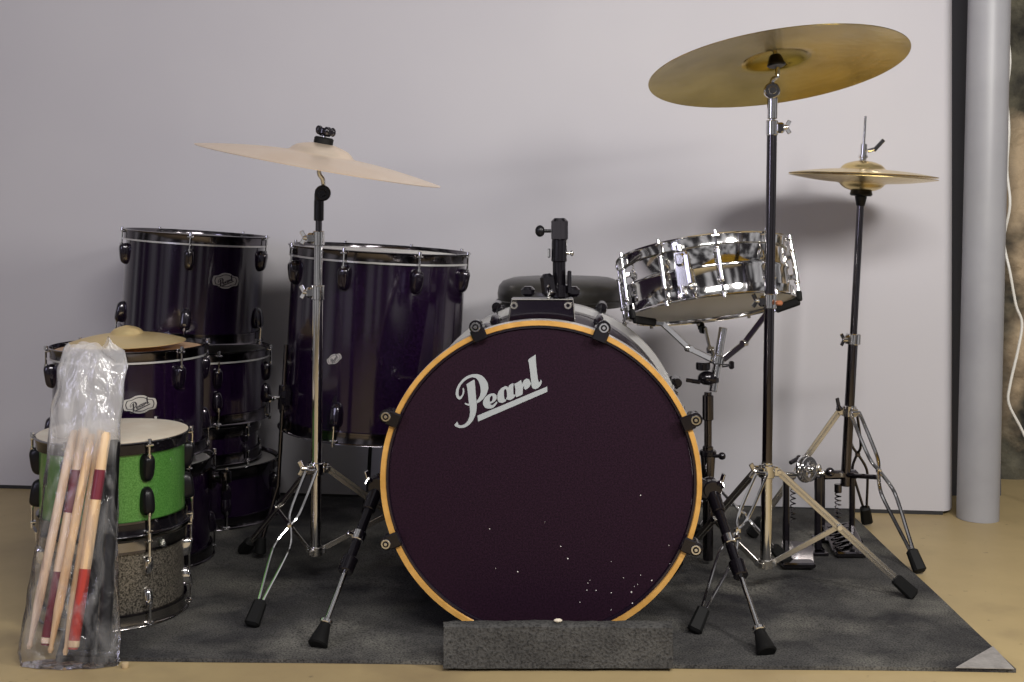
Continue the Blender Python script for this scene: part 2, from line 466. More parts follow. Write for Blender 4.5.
tag(w.build('carpet_block', M['block'], loc=((X0+X1)/2, Y0, 0)), 'long low grey carpeted block placed against the bass drum front', 'carpet block')

w = MB(); w.ball((0, 0, .003), (.0075, .004, .0034), None, 12); o = w.build('lint_scrap', M['head_cream']); o.location = P(558, 624, 2.062); o.location.z = HB+RT*.9+.0025
tag(o, 'small pale scrap of lint lying on the carpet block', 'lint')
# ---------------------------------------------------------------- lettering
def poly_mesh(name, polys, m, parent, X, ext=.0006):
    """flat lettering: list of closed outlines (even-odd filled), X maps (x,y) to parent space"""
    cu = bpy.data.curves.new(name, 'CURVE'); cu.dimensions = '2D'; cu.fill_mode = 'BOTH'; cu.extrude = ext/2
    for pl, smooth in polys:
        pts = pl
        if smooth:
            q = []; n = len(pl)
            for i in range(n):
                p0, p1, p2, p3 = [Vector((*pl[(i+d) % n], 0)) for d in (-1, 0, 1, 2)]
                a1 = (p1-p0); a2 = (p2-p1); a3 = (p3-p2)
                c1 = a1.length > 0 and a1.normalized().dot(a2.normalized()) < .3
                c2 = a2.normalized().dot(a3.normalized()) < .3
                t1 = a2*.5 if c1 else (p2-p0)*.25*2*.5
                t2 = a2*.5 if c2 else (p3-p1)*.25*2*.5
                for k in range(4):
                    t = k/4; h1 = 2*t**3-3*t*t+1; h2 = t**3-2*t*t+t; h3 = -2*t**3+3*t*t; h4 = t**3-t*t
                    v = p1*h1+t1*h2+p2*h3+t2*h4; q.append((v.x, v.y))
            pts = q
        sp = cu.splines.new('POLY'); sp.points.add(len(pts)-1)
        for i, (x, y) in enumerate(pts): sp.points[i].co = (x, y, 0, 1)
        sp.use_cyclic_u = True
    tmp = bpy.data.objects.new('tmp', cu); COL.objects.link(tmp)
    bpy.context.view_layer.update()
    dg = bpy.context.evaluated_depsgraph_get()
    me = bpy.data.meshes.new_from_object(tmp.evaluated_get(dg))
    bpy.data.objects.remove(tmp); bpy.data.curves.remove(cu)
    me.transform(X); me.materials.clear(); me.materials.append(m); me.name = name
    o = bpy.data.objects.new(name, me); COL.objects.link(o); o.parent = parent
    return o
def c1(l): return [(450+x/11.36, -(370+y/11.36)) for x, y in l]
def c2(l): return [(480+x/11.37, -(350+y/11.37)) for x, y in l]
PEARL = [
 (c1([(192,158),(270,110),(282,115),(288,180),(295,270),(302,345),(306,400),(302,460),(290,510),(262,570),(220,620),(170,650),(110,658),(62,638),(52,620),(68,605),(80,585),(92,600),(98,620),(125,628),(165,615),(200,580),(222,530),(230,470),(225,402),(210,402),(180,392),(168,380),(178,370),(195,380),(218,380),(212,330),(205,260),(198,200)]), True),
 (c1([(301,378),(340,358),(385,320),(420,265),(438,205),(432,150),(405,100),(365,62),(310,44),(250,48),(195,68),(145,105),(100,160),(72,220),(66,275),(80,315),(105,335),(130,325),(152,290),(165,250),(162,215),(150,200),(145,215),(148,240),(140,275),(122,300),(105,298),(98,270),(102,225),(125,170),(165,125),(210,95),(255,80),(295,88),(325,120),(345,175),(352,240),(342,290),(320,330),(302,350)]), True),
 (c2([(130,490),(165,490),(190,510),(193,545),(175,575),(140,598),(118,606),(128,622),(152,618),(180,590),(197,580),(200,592),(180,625),(145,655),(100,662),(60,650),(38,615),(38,580),(60,535),(95,505)]), True),
 (c2([(135,515),(145,520),(148,550),(135,578),(118,588),(112,560),(120,530)]), True),
 (c2([(370,372),(385,378),(382,420),(382,480),(388,503),(400,495),(405,512),(385,540),(350,560),(320,560),(310,548),(290,580),(255,595),(220,588),(203,560),(200,510),(215,465),(250,425),(290,405),(310,410),(325,420),(335,395)]), True),
 (c2([(285,440),(298,440),(308,470),(310,520),(295,558),(282,553),(275,510),(275,460)]), True),
 (c2([(465,335),(475,345),(480,380),(500,340),(530,318),(560,325),(572,350),(582,372),(572,400),(550,425),(520,445),(503,430),(505,405),(495,410),(490,440),(488,490),(470,505),(415,530),(405,500),(405,440),(398,400),(395,378),(430,360)]), True),
 (c2([(635,45),(637,110),(645,200),(655,280),(662,330),(672,360),(686,348),(690,325),(705,345),(695,385),(665,420),(630,435),(600,425),(588,395),(582,330),(570,230),(560,150),(553,100)]), True),
 ([(477.7,-415.3),(547.3,-385.6),(547.5,-390.8),(478.3,-421.2)], False)]
# centred, unit height version of the wordmark for the small badges
PC = Matrix.Translation((-501, 388, 0))

# ---------------------------------------------------------------- drums
def lug_drop(mb, X, w=.024, h=.046, d=.020):
    """teardrop lug on a shell: X puts local +z outward, +y up towards the hoop"""
    vs = []; fs = []; nr = 9; nc = 18
    for j in range(nr):
        t = j/(nr-1); rr = math.cos(t*PI/2)**.38 if t < 1 else 0.0; zz = d*math.sin(t*PI/2)
        for i in range(nc):
            a = 2*PI*i/nc; cx, sy = math.cos(a), math.sin(a)
            wx = w/2*rr*(1+.06*sy)*(abs(cx)**.62)*(1 if cx > 0 else -1)
            hy = h/2*rr*(abs(sy)**(.55 if sy > 0 else .9))*(1 if sy > 0 else -1)
            vs.append((wx, hy, zz*(1+.22*(hy/(h/2)))))
    for j in range(nr-1):
        for i in range(nc):
            fs.append((j*nc+i, j*nc+(i+1) % nc, (j+1)*nc+(i+1) % nc, (j+1)*nc+i))
    mb.add(vs, fs, True, X)
def polarX(r, a, z, up=1):
    """frame at shell: z outward, y up"""
    out = Vector((math.cos(a), math.sin(a), 0)); y = Vector((0, 0, up)); x = y.cross(out)
    X = Matrix((x, y, out)).transposed().to_4x4()
    X.translation = (r*math.cos(a), r*math.sin(a), z)
    return X
def hoop_prof(R, z, up=1):
    return [(R+.0035, z-.012*up), (R+.0065, z-.012*up), (R+.0065, z-.002*up), (R+.0035+.0045, z+.006*up), (R+.011, z+.008*up), (R+.0115, z+.0095*up), (R+.007, z+.0105*up), (R+.005, z+.006*up), (R+.0035, z-.002*up)]
def make_badge(parent, R, a, z, s=1.0, roll=0):
    X = polarX(R+.0008, a, z)
    outline = [(-.026,0),(-.0235,.008),(-.015,.0095),(-.007,.0135),(0,.0145),(.007,.0135),(.015,.0095),(.0235,.008),(.026,0),(.0235,-.008),(.015,-.0095),(.007,-.0135),(0,-.0145),(-.007,-.0135),(-.015,-.0095),(-.0235,-.008)]
    rm = Matrix.Rotation(roll, 4, 'Z') @ Matrix.Scale(s, 4)
    b = poly_mesh('badge', [(outline, True)], M['badge'], parent, X @ rm, .0016)
    b['label'] = 'silver oval maker badge'
    inner = [(x*.86, y*.8) for x, y in outline]; inner2 = [(x*.80, y*.72) for x, y in outline]
    poly_mesh('badge_line', [(inner, True), (inner2, True)], M['badge_dark'], b, X @ Matrix.Translation((0, 0, .001*s)) @ rm, .0005)
    poly_mesh('badge_lettering', PEARL, M['badge_dark'], b, X @ Matrix.Translation((0, 0, .001*s)) @ rm @ Matrix.Scale(.00034, 4) @ PC, .8)
    return b
def make_drum(name, label, R, h, loc, shell, hoop_m, lug_m, n=6, a0=-PI/2, top_m=None, bot_m=None, rot=None, group=None, lug=(.025, .050, .017), badge=None, rodm=None, lugz=None, z_base=.0105, bright=True, low_rim=False):
    """a drum standing on its lower hoop; root at its base"""
    t = thing(name, label, 'drum', loc, group, rot)
    zb = z_base; zt = zb+h
    w = MB(); w.lathe([(R, zb), (R, zt), (R-.006, zt), (R-.006, zb)], None, 72, close=True); w.build('shell', shell, t)
    for z, up, nm, hm in ((zt, 1, 'top', top_m or M['head_clear']), (zb, -1, 'bottom', bot_m or M['head_clear'])):
        ex = .006 if (low_rim and up == 1) else 0
        w = MB(); w.lathe([(0.0001, z+.0015*up), (R*.5, z+.0015*up), (R-.003+ex, z+.0015*up), (R+.0005+ex, z), (R+.003, z-.009*up), (R+.0005, z-.009*up), (R-.002, z-.001*up), (.0001, z-.0005*up)], None, 72)
        w.build(nm+'_head', hm, t)
        w = MB(); w.lathe(hoop_prof(R, z-(.0115 if (low_rim and up == 1) else 0), up), None, 80, close=True); hp = w.build(nm+'_hoop', hoop_m, t)
        w = MB(); w.lathe([(R+.001, z-.0125*up), (R+.0062, z-.0125*up), (R+.0062, z-.0165*up), (R+.001, z-.0165*up)], None, 72, close=True); w.build('flesh_hoop', M['hoop_silver'] if (bright and up == 1) else M['dark_chrome'], t)
    zl = lugz if lugz is not None else .052
    proto = {}
    for k in range(n):
        a = a0+2*PI*k/n
        for up, z in ((1, zt), (-1, zb)):
            if up not in proto:
                w = MB(); X = polarX(R-.001, 0, z-up*zl, up); lug_drop(w, X, *lug)
                lo = w.build('lug', lug_m, t)
                w = MB(); rx = R+.0135; z = z-(.0115 if (low_rim and up == 1) else 0); zk = zl-(.0115 if (low_rim and up == 1) else 0)
                w.cyl((rx, 0, z-up*(zk-lug[1]*.42)), (rx, 0, z+.009*up), .0024, n=8)
                w.cyl((rx, 0, z+.006*up), (rx, 0, z+.0155*up), .0045, .004, n=10)
                w.box((rx-.003, 0, z+.0035*up), (.012, .016, .004), None, .3)
                w.cyl((rx, 0, z-up*(zk-lug[1]*.50)), (rx, 0, z-up*(zk-lug[1]*.25)), .0042, n=10)
                ro = w.build('tension_rod', rodm or M['chrome'], lo)
                proto[up] = (lo, ro)
                lo.matrix_basis = Matrix.Rotation(a, 4, 'Z')
            else:
                l2 = copypart(proto[up][0], t, Matrix.Rotation(a, 4, 'Z')); copypart(proto[up][1], l2)
    if badge:
        for b in badge: make_badge(t, R, *b)
    return t

# 1 stack at the back left
BX, BY = -.825, 3.10
def Z(row, D): return P(512, row, D).z
make_drum('drum', 'shallow dark purple drum on the rug, lowest of the back left stack', .165, .128, (BX+.045, BY, .008), M['purple'], M['dark_chrome'], M['purple_lug'], 6, -.05, bright=False, group='dark purple drums stacked at the left')
make_drum('drum', 'small dark drum squeezed between the two lowest purple drums of the back left stack', .140, .075, (BX+.025, BY, .158), M['purple'], M['dark_chrome'], M['purple_lug'], 6, -.5, bright=False, lug=(.016, .022, .012), lugz=.025, group='dark purple drums stacked at the left')
make_drum('drum', 'dark purple tom with bright rim directly under the topmost tom at the left', .174, .160, (BX+.012, BY, .262), M['purple'], M['dark_chrome'], M['purple_lug'], 6, R_(-60), rot=tilt(.012, 0), group='dark purple drums stacked at the left')
make_drum('drum', 'topmost purple tom of the back left stack, with a silver oval badge', .1735, .250, (BX-.006, BY, .466), M['purple'], M['dark_chrome'], M['purple_lug'], 5, R_(-80), rot=tilt(.066, 0), group='dark purple drums stacked at the left', top_m=M['head_clear'],
          badge=[(-.87, .160, 1.35, -.03)], lug=(.026, .054, .018))
# 2 front stack
FX, FY = -.866, 2.715
gd = make_drum('drum', 'dark purple drum on the floor behind the green and silver drums', .158, .205, (FX+.02, FY, .008), M['purple'], M['dark_chrome'], M['purple_lug'], 6, -.6, bright=False, group='dark purple drums stacked at the left')
X = polarX(.158, .05, .178)
w = MB(); w.box((0, 0, .008), (.040, .050, .014), None, .3); w.cyl((0, .0, .010), (0, 0, .036), .012, n=18); w.ring((0, 0, .036), (0, 1, 0), .006, .015, .026, 20); w.cyl((-.006, -.012, .036), (-.032, -.014, .040), .004, n=10); w.bar((-.030, -.026, .040), (-.030, .0, .040), .009, .005, (1, 0, 0))
mb_ = w.build('mount_bracket', M['dark_chrome'], gd); mb_.matrix_basis = X
make_drum('drum', 'purple tom with tan head, behind the green drum, carrying a small cymbal', .163, .220, (FX, FY, .248), M['purple'], M['dark_chrome'], M['purple_lug'], 6, R_(-34), top_m=M['head_tan'], group='dark purple drums stacked at the left',
          badge=[(-1.13, .128, 1.35, 0)], lug=(.026, .054, .018))
# 3 green and silver
GX, GY = -.784, 2.36
make_drum('drum', 'silver glitter drum with chrome hoops, on the floor under the green drum', .131, .145, (GX+.003, GY, .008), M['silver'], M['aged_chrome'], M['chrome'], 6, R_(-46), bright=False, lug=(.018, .036, .016), lugz=.043, top_m=M['head_clear'], bot_m=M['head_white'])
make_drum('drum', 'bright green glitter drum with cream head and black hoops, on the silver drum', .136, .166, (GX, GY, .180), M['green'], M['black_metal'], M['black_plastic'], 6, R_(-46), top_m=M['head_cream'], bot_m=M['head_white'], lug=(.026, .054, .018), lugz=.052, low_rim=True, bright=False)
# 4 floor tom
ftl = (-.352, 2.83, .272)
ft = make_drum('floor_tom', 'large dark purple floor tom on legs behind the left cymbal stand', .203, .405, ftl, M['purple'], M['dark_chrome'], M['purple_lug'], 8, R_(-60), rot=tilt(.060, -.01), top_m=M['head_white'], lug=(.029, .056, .019),
               badge=[(-1.90, .185, .72, .5)])
ft.location.z = .0; ft['category'] = 'floor tom'
for ch in list(ft.children):
    if ch.parent == ft: ch.matrix_basis = Matrix.Translation((0, 0, .279)) @ ch.matrix_basis
# the three legs with brackets
for a in (R_(212), R_(-25), R_(95)):
    X = polarX(.203, a, .36)
    w = MB(); w.box((0, 0, .012), (.03, .045, .024), None, .25); w.cyl((0, .028, .016), (0, -.028, .016), .012, n=16)
    lo = w.build('leg_bracket', M['black_metal'], ft)
    lo.matrix_basis = X
    w = MB(); top = X @ Vector((0, .12, .017)); bot = X @ Vector((0, -.345, .017))
    k = X @ Vector((0, -.2, .017)); out = Vector((math.cos(a), math.sin(a), 0))
    w.tube([top, k, bot+out*.03+Vector((0, 0, .025))], .005, 10, False)
    lg = w.build('leg', M['dark_chrome'], ft)
    w = MB(); w.cyl(bot+out*.032+Vector((0, 0, .03)), bot+out*.034-Vector((0, 0, .005)), .011, .014, 12); w.build('rubber_foot', M['rubber'], lg)
    w = MB(); w.cyl(X @ Vector((0, 0, .02)), X @ Vector((0, 0, .045)), .004, n=8); w.bar(X @ Vector((-.016, 0, .046)), X @ Vector((.016, 0, .046)), .009, .006, out); w.build('wing_screw', M['chrome'], lo)
    # wing screw was laid out in drum space; bring it into the bracket's
    ws = lo.children[-1]; ws.matrix_basis = X.inverted()

# ---------------------------------------------------------------- cymbals
def cym_prof(R, bow, bellr, bellh, t=.0012):
    up = []
    for i in range(5): a = i/4; up.append((max(bellr*.8*a, .006), bow+bellh*(1-.42*a*a)))
    up += [(bellr*.93, bow+bellh*.33), (bellr, bow+bellh*.10), (bellr*1.12, bow)]
    for i in range(1, 15):
        u = i/14; r = bellr*1.12+(R-bellr*1.12)*u
        up.append((r, bow*(1-u**1.6)))
    low = [(r, z-t) for r, z in reversed(up)]
    low[0] = (R-.0004, -t)
    return up+low
def make_cymbal(name, label, R, loc, m, q, bow=.016, bellr=.05, bellh=.018, flip=False, group=None):
    w = MB(); w.lathe(cym_prof(R, bow, bellr, bellh), Matrix.Scale(-1, 4, (0, 0, 1)) if flip else None, 128, close=True)
    o = w.build(name, m); o.location = loc; o.rotation_euler = q.to_euler()
    return tag(o, label, 'cymbal', group)
lc = P(319.5, 165, 2.47)
q_l = tilt(.182, -.05)
make_cymbal('crash_cymbal', 'pale bronze cymbal tilted down to the right, on the left stand', .253, lc, M['bronze'], q_l, .021, .066, .025)
cc = P(777, 69.5, 2.45)
q_c = tilt(-.092, .195)
make_cymbal('ride_cymbal', 'large yellow brass cymbal showing its underside, on the tall right stand', .263, cc, M['brass'], q_c, .020, .066, .022)
hc = P(862.5, 176.3, 2.85)
q_h = tilt(.047, -.012)
nh = q_h @ Vector((0, 0, 1))
make_cymbal('hi_hat_cymbal', 'upper brass hi-hat cymbal with its bell up, under the clutch', .172, hc+nh*.0028, M['gold'], q_h, .013, .052, .022, group='hi-hat pair')
make_cymbal('hi_hat_cymbal', 'lower brass hi-hat cymbal with its bell down, on the black seat', .172, hc-nh*.0028, M['gold'], tilt(.052, -.02), .013, .052, .022, True, group='hi-hat pair')
sp_ = P(128, 339.5, 2.70)
make_cymbal('splash_cymbal', 'small gold cymbal lying on the tan head of the front left tom', .128, Vector((FX+.001, FY-.018, .4965)), M['bright_gold'], tilt(-.01, -.02), .018, .036, .018)

# ---------------------------------------------------------------- stand hardware
def rubber_foot(par, a, b, s=1.0, world=True):
    d = (Vector(b)-Vector(a)).normalized()
    w = MB(); X = frame(d, (1, 0, 0))
    w.box(Vector(b)-d*.020*s, (.024*s, .019*s, .052*s), X, .22, 1.15)
    return w.build('rubber_foot', M['rubber'], par, world)
def wire_leg(par, top, foot, spread=.012, m='chrome', side=None, r=.0031):
    """two bent rods that cross half way and meet in a rubber foot"""
    top = Vector(top); foot = Vector(foot); d = (foot-top)
    sd = Vector(side) if side is not None else Vector((0, 0, 1)).cross(d)
    sd = sd.normalized()
    w = MB()
    tip = foot-d.normalized()*.030
    for s in (1, -1):
        q = lambda t, k: top+(tip-top)*t+sd*(k*spread)
        w.tube([q(0, .9*s), q(.06, .95*s), q(.33, .85*s), q(.43, -.15*s), q(.55, -1.25*s), q(.66, -1.25*s), q(.90, -.5*s), q(1.0, -.25*s)], r, 8, True, 4)
    w.box(q(.425, 0), (.012, .010, .012), None, .25)
    lg = w.build('leg', M[m], par, True)
    rubber_foot(lg, top, foot)
    return lg
def strap_leg(par, top, foot, pole_low, m='chrome_soft', bt=.50):
    top = Vector(top); foot = Vector(foot); d = (foot-top).normalized()
    sd = Vector((0, 0, 1)).cross(d).normalized()
    w = MB(); tip = foot-d*.035
    w.bar(top, tip, .015, .0022, sd); 
    for s in (-1, 1):
        w.bar(top+sd*.0*s, tip, .003, .007, sd)
    lg = w.build('leg', M[m], par, True)
    rubber_foot(lg, top, foot)
    mid = top+(foot-top)*bt
    w = MB(); e = Vector(pole_low)+ (Vector((foot.x, foot.y, pole_low[2]))-Vector(pole_low)).normalized()*.014
    w.bar(mid+sd*.006, e+sd*.006, .011, .003, sd, .004)
    br = w.build('brace', M[m], par, True)
    for c_ in (mid, e):
        w = MB(); w.cyl(c_-sd*.008, c_+sd*.012, .006, n=12); w.build('rivet', M['chrome'], br, True)
    return lg
def wing_nut(mb, c, axis, s=1.0, wing_up=(0, 0, 1)):
    s *= .82
    c = Vector(c); ax = Vector(axis).normalized(); up = Vector(wing_up)
    mb.cyl(c, c+ax*.012*s, .006*s, .005*s, 12)
    for k in (-1, 1):
        mb.bar(c+ax*.008*s, c+ax*.016*s+up*.014*s*k, .009*s, .004*s, ax.cross(up))
def collar(par, c, ax, feet, m='chrome'):
    """casting the legs hinge on"""
    w = MB(); c = Vector(c); ax = Vector(ax)
    w.ring(c, ax, .0105, .0165, .026, 24)
    for f in feet:
        d = Vector((f.x-c.x, f.y-c.y, 0)).normalized()
        w.box(c+d*.020, (.012, .016, .020), frame((0, 0, 1), d), .2)
        sd = d.cross(Vector((0, 0, 1))); w.cyl(c+d*.024-sd*.011, c+d*.024+sd*.011, .0045, n=10)
    return w.build('leg_collar', M[m], par, True)

def cymbal_stand(name, label, low, zc, mids, top_joint, cym_c, q, feet, wings, ratchet_dir=1, knob='wing', low_to=None):
    root = thing(name, label, 'cymbal stand', (low.x, low.y, 0))
    ax = (Vector(top_joint)-Vector(low)).normalized()
    def at(z): t = (z-low.z)/(top_joint[2]-low.z); return Vector(low).lerp(Vector(top_joint), t)
    lt_ = low_to or mids[0]
    w = MB(); w.cyl(low, at(lt_), .0115, n=20); lo = w.build('lower_tube', M['chrome'], root, True)
    w = MB(); w.cyl(at(lt_-.02), at(mids[1]), .0092 if not low_to else .0103, n=20); w.build('middle_tube', M['dark_chrome' if knob == 'x' else 'chrome'], root, True)
    w = MB(); w.cyl(at(mids[1]-.02), top_joint, .0068, n=16); w.build('upper_tube', M['dark_chrome'] if knob == 'ratchet' else M['chrome'], root, True)
    for k, z in enumerate(mids):
        c = at(z); w = MB(); r = .0145-.002*k
        w.ring(c, ax, r-.006, r, .030, 20); w.box(c+Vector((wings[k]*.015, -.004, 0)), (.018, .016, .022), None, .25)
        cl = w.build('height_clamp', M['chrome'], root, True)
        w = MB(); wing_nut(w, c+Vector((wings[k]*.020, -.004, 0)), (wings[k], -.15, .1), 1.15); w.build('wing_nut', M['chrome'], cl, True)
    zb = low.z+.005
    collar(root, at(zc), ax, feet)
    w = MB(); w.ring(at(zb), ax, .0105, .0155, .018, 20)
    for f in feet:
        d = Vector((f.x-low.x, f.y-low.y, 0)).normalized(); w.box(at(zb)+d*.017, (.010, .010, .012), frame((0, 0, 1), d), .2)
    w.build('brace_collar', M['chrome_soft'], root, True)
    w = MB(); c = at(zc)+Vector((0, -.014, 0)); wing_nut(w, c+Vector((-.018, .01, 0)), (-1, -.2, .1), 1.3); w.build('wing_nut', M['chrome_soft'], root, True)
    for i, f in enumerate(feet):
        d = Vector((f.x-low.x, f.y-low.y, 0)).normalized()
        top = at(zc)+d*.022
        if i == 0: wire_leg(root, top, f, .0125, 'chrome', Vector((d.y, -d.x, 0)))
        else: strap_leg(root, top, f, (low.x, low.y, zb), bt=.46)
    # tilter: toothed joint, bent arm, seat, felts, wing nut along the cymbal's normal
    n = q @ Vector((0, 0, 1)); j = Vector(top_joint)
    w = MB(); w.cyl(j-ax*.045, j-ax*.002, .0105, .0105, 16)
    w.box(j+Vector((0, 0, .0)), (.018, .020, .034), frame(ax), .3)
    w.build('tilter_socket', M['black_metal'] if knob == 'ratchet' else M['chrome'], root, True)
    jj = j+Vector(((.010 if knob == 'ratchet' else .004)*ratchet_dir, -.012, .012))
    w = MB(); w.ring(jj, (0, 1, 0), .004, .0165, .012, 28); w.cyl(jj-Vector((0, .010, 0)), jj+Vector((0, .016, 0)), .008, n=16)
    w.build('tilter_ratchet', M['black_metal'] if knob == 'ratchet' else M['chrome'], root, True)
    base = Vector(cym_c)+n*.022
    w = MB(); w.tube([jj+Vector((0, .012, 0)), jj.lerp(base, .35)+Vector((0, .006, 0)), base-n*.030, base+n*.052], .0048, 10)
    w.build('tilter_rod', M['chrome'], root, True)
    w = MB(); bl = Vector(cym_c)+n*.037
    w.cyl(bl-n*.030, bl-n*.006, .019 if knob != 'ratchet' else .012, .012, 24); w.build('cymbal_seat', M['black_plastic'], root, True)
    return root, n, bl
# left stand
lowL = P(315.5, 553, 2.5); jL = P(319, 199, 2.485)
lfeet = [Vector((-.487, 2.25, RT)), Vector((-.105, 2.61, RT)), Vector((-.612, 2.74, RT))]
for f in lfeet: f.z = RT+.009
rt, n, bl = cymbal_stand('cymbal_stand', 'chrome cymbal stand left of the bass drum, before the floor tom', lowL, Z(468, 2.5), [Z(292, 2.5), Z(238, 2.5)], jL, lc, q_l, lfeet, (-1, -1), 1, 'ratchet')
lt = Vector(lc)+n*.046
w = MB(); w.cyl(lt-n*.004, lt+n*.012, .0200, .0200, 24); w.build('felt_washer', M['rubber'], rt, True)
w = MB(); w.cyl(lt+n*.014, lt+n*.020, .012, n=20); w.ring(lt+n*.024, n, .004, .0195, .014, 14); 
for k in range(5):
    a = 2*PI*k/5; X = frame(n); d = X @ Vector((math.cos(a), math.sin(a), 0)); w.ball(lt+n*.025+d*.0155, (.0065, .0065, .0095))
w.build('wing_knob', M['black_metal'], rt, True)
# right stand
lowR = P(765.5, 566, 2.45); jR = P(772.5, 97, 2.45)
rfeet = [Vector((.338, 2.216, RT+.009)), Vector((.808, 2.424, RT+.009)), Vector((.33, 2.56, RT+.009))]
rr, n, bl = cymbal_stand('cymbal_stand', 'tall chrome cymbal stand right of the bass drum, before the snare', lowR, Z(471, 2.45), [Z(301, 2.45), Z(128, 2.45)], jR, cc, q_c, rfeet, (-1, 1), -1, 'x', Z(462, 2.45))
w = MB(); w.cyl(bl+n*.004, bl+n*.016, .015, n=20); w.build('felt_washer', M['rubber'], rr, True)
w = MB(); wing_nut(w, bl+n*.016, n, 1.2, (1, 0, 0)); w.build('wing_nut', M['chrome'], rr, True)
w = MB(); w.box(P(779, 303, 2.43), (.014, .012, .010), None, .25); o = w.build('clip', M['copper'], rr, True); o['label'] = 'small brown clip'

# ---------------------------------------------------------------- bass drum
yaw = -math.atan2(.035, .52)
bd = thing('bass_drum', 'big dark purple bass drum with amber front hoop and white lettering', 'bass drum', (.0500, 2.168, RT+.001), None, (0, 0, yaw))
RO = .2912; RS = .272; DEP = .50
CZ = RO
AX = Matrix.Translation((0, 0, CZ)) @ Matrix.Rotation(-PI/2, 4, 'X')     # lathe z -> +y (rear)
def bl_(prof, name, m, close=True, n=112):
    w = MB(); w.lathe(prof, AX, n, close=close); return w.build(name, m, bd)
bl_([(RS-.004, .03), (RS, .03), (RS, DEP-.03), (RS-.004, DEP-.03)], 'shell', M['bass_shell'])
bl_([(.2912-.0005, .0085), (RO+.0006, .0085), (RO+.0006, .036), (.2912-.0005, .036)], 'hoop_inlay', M['hoop_silver'])
bl_([(.2815, .002), (.2825, 0), (.291, 0), (RO, .002), (RO, .038), (.2815, .038)], 'front_hoop', M['amber'])
bl_([(.2755, .009), (.2775, .005), (.2813, .005), (.2813, .030), (.2755, .012)], 'head_ring', M['ring_dark'])
bl_([(.0001, .009), (.12, .009), (.275, .009), (.276, .028), (.272, .028), (.0001, .0105)], 'front_head', M['bass_head'], False)
bl_([(.2775, DEP-.038), (RO, DEP-.038), (RO, DEP-.002), (.291, DEP), (.279, DEP), (.2775, DEP-.002)], 'rear_hoop', M['hoop_silver'])
bl_([(.0001, DEP-.010), (.12, DEP-.010), (.266, DEP-.010), (.272, DEP-.03), (.268, DEP-.03), (.0001, DEP-.012)], 'rear_head', M['head_clear'], False)
def claw(aa, front=True):
    """claw hook over the hoop with its key rod; built at the top then turned round the axis"""
    X = Matrix.Translation((0, 0, CZ)) @ Matrix.Rotation(aa, 4, 'Y')
    s = 1 if front else -1; y0 = 0 if front else DEP
    w = MB()
    w.box((0, y0-.004*s, RO-.0055), (.026, .007, .022), X, .3)
    w.box((0, y0+.017*s, RO+.0065), (.024, .046, .011), X, .3)
    w.cyl(X @ Vector((0, y0-.008*s, RO+.010)), X @ Vector((0, y0+.034*s, RO+.010)), .0125, .0105, 20)
    w.v = [(X @ Vector((0, 0, 0)))*0+v for v in w.v]
    return w, X, s, y0
def box_fix(w, c, dim, X, bev=.3): w.box(X @ Vector(c), dim, X.to_3x3().to_4x4(), bev)
proto = {}
for front in (True, False):
    s = 1 if front else -1; y0 = 0 if front else DEP
    w = MB(); O = Matrix.Identity(4)
    w.box((0, y0-.0045*s, RO-.004), (.027, .008, .024), None, .3)
    w.box((0, y0+.014*s, RO+.0065), (.024, .044, .011), None, .3)
    w.cyl((0, y0-.006*s, RO+.011), (0, y0+.036*s, RO+.011), .0125, .0105, 20)
    v = [p-Vector((0, 0, 0)) for p in w.v]
    cl = w.build('claw', M['black_metal'], bd)
    w = MB(); w.ring((0, y0-.0085*s, RO+.011), (0, 1, 0), .0058, .0088, .004, 20); w.cyl((0, y0-.012*s, RO+.011), (0, y0, RO+.011), .0032, n=10)
    w.cyl((0, y0+.03*s, RO+.006), (0, y0+.125*s, RS+.014), .0032, n=8)
    rd = w.build('tension_rod', M['chrome'], cl)
    w = MB(); w.box((0, y0+.150*s, RS+.009), (.020, .060, .020), None, .3); w.ball((0, y0+.150*s, RS+.014), (.009, .026, .009))
    lg = w.build('lug', M['purple_lug'], bd)
    proto[front] = (cl, rd, lg)
for front in (True, False):
    for k in range(8):
        aa = R_(22.5+45*k)
        X = Matrix.Translation((0, 0, CZ)) @ Matrix.Rotation(aa, 4, 'Y')
        cl, rd, lg = proto[front]
        low = abs((math.degrees(aa) % 360)-180) < 30
        if k == 0: cl.matrix_basis = X; lg.matrix_basis = X
        else:
            c2_ = copypart(cl, bd, X); copypart(rd, c2_); copypart(lg, bd, X)
# specks of white on the head
w = MB(); rs = random.Random(3)
spk = [(490,528,1.2),(561,544,1.3),(568,556,1.6),(518,570,1.5),(496,567,.8),(588,580,1),(587,587,1.2),(596,587,1.2),(611,589,1.3),(631,588,1.8),(632,599,1.6),(651,576,1.5),(640,571,.9),(669,559,1.2),(668,541,1),(623,574,.8),(580,599,1),(611,606,1),(637,580,.8),(634,582,.8),(640,492,1.3),(590,577,.7),(611,558,.6),(545,520,.5)]
for (x, y, r) in spk:
    p = wm(bd).inverted() @ P(x, y, 2.19); r = r*.00085
    w.lathe([(0.00001, -.0007), (r*.8, -.0005), (r, 0)], Matrix.Translation((p.x, .0089, p.z)) @ frame((0, 1, 0)), 8)
o = w.build('paint_specks', M['speck'], bd); o['kind'] = 'stuff'; o['label'] = 'white specks spattered on the front head'
# the wordmark
k = 2.189/F/math.cos(PITCH)**0
cx = wm(bd).inverted() @ P(501, 388, 2.187)
X = Matrix.Translation((cx.x, .0083, cx.z)) @ Matrix.Rotation(PI/2, 4, 'X') @ Matrix.Scale(2.187/F, 4) @ PC
lg = poly_mesh('lettering', PEARL, M['logo'], bd, X, .5); lg['label'] = 'silver white script reading Pearl with an underline'
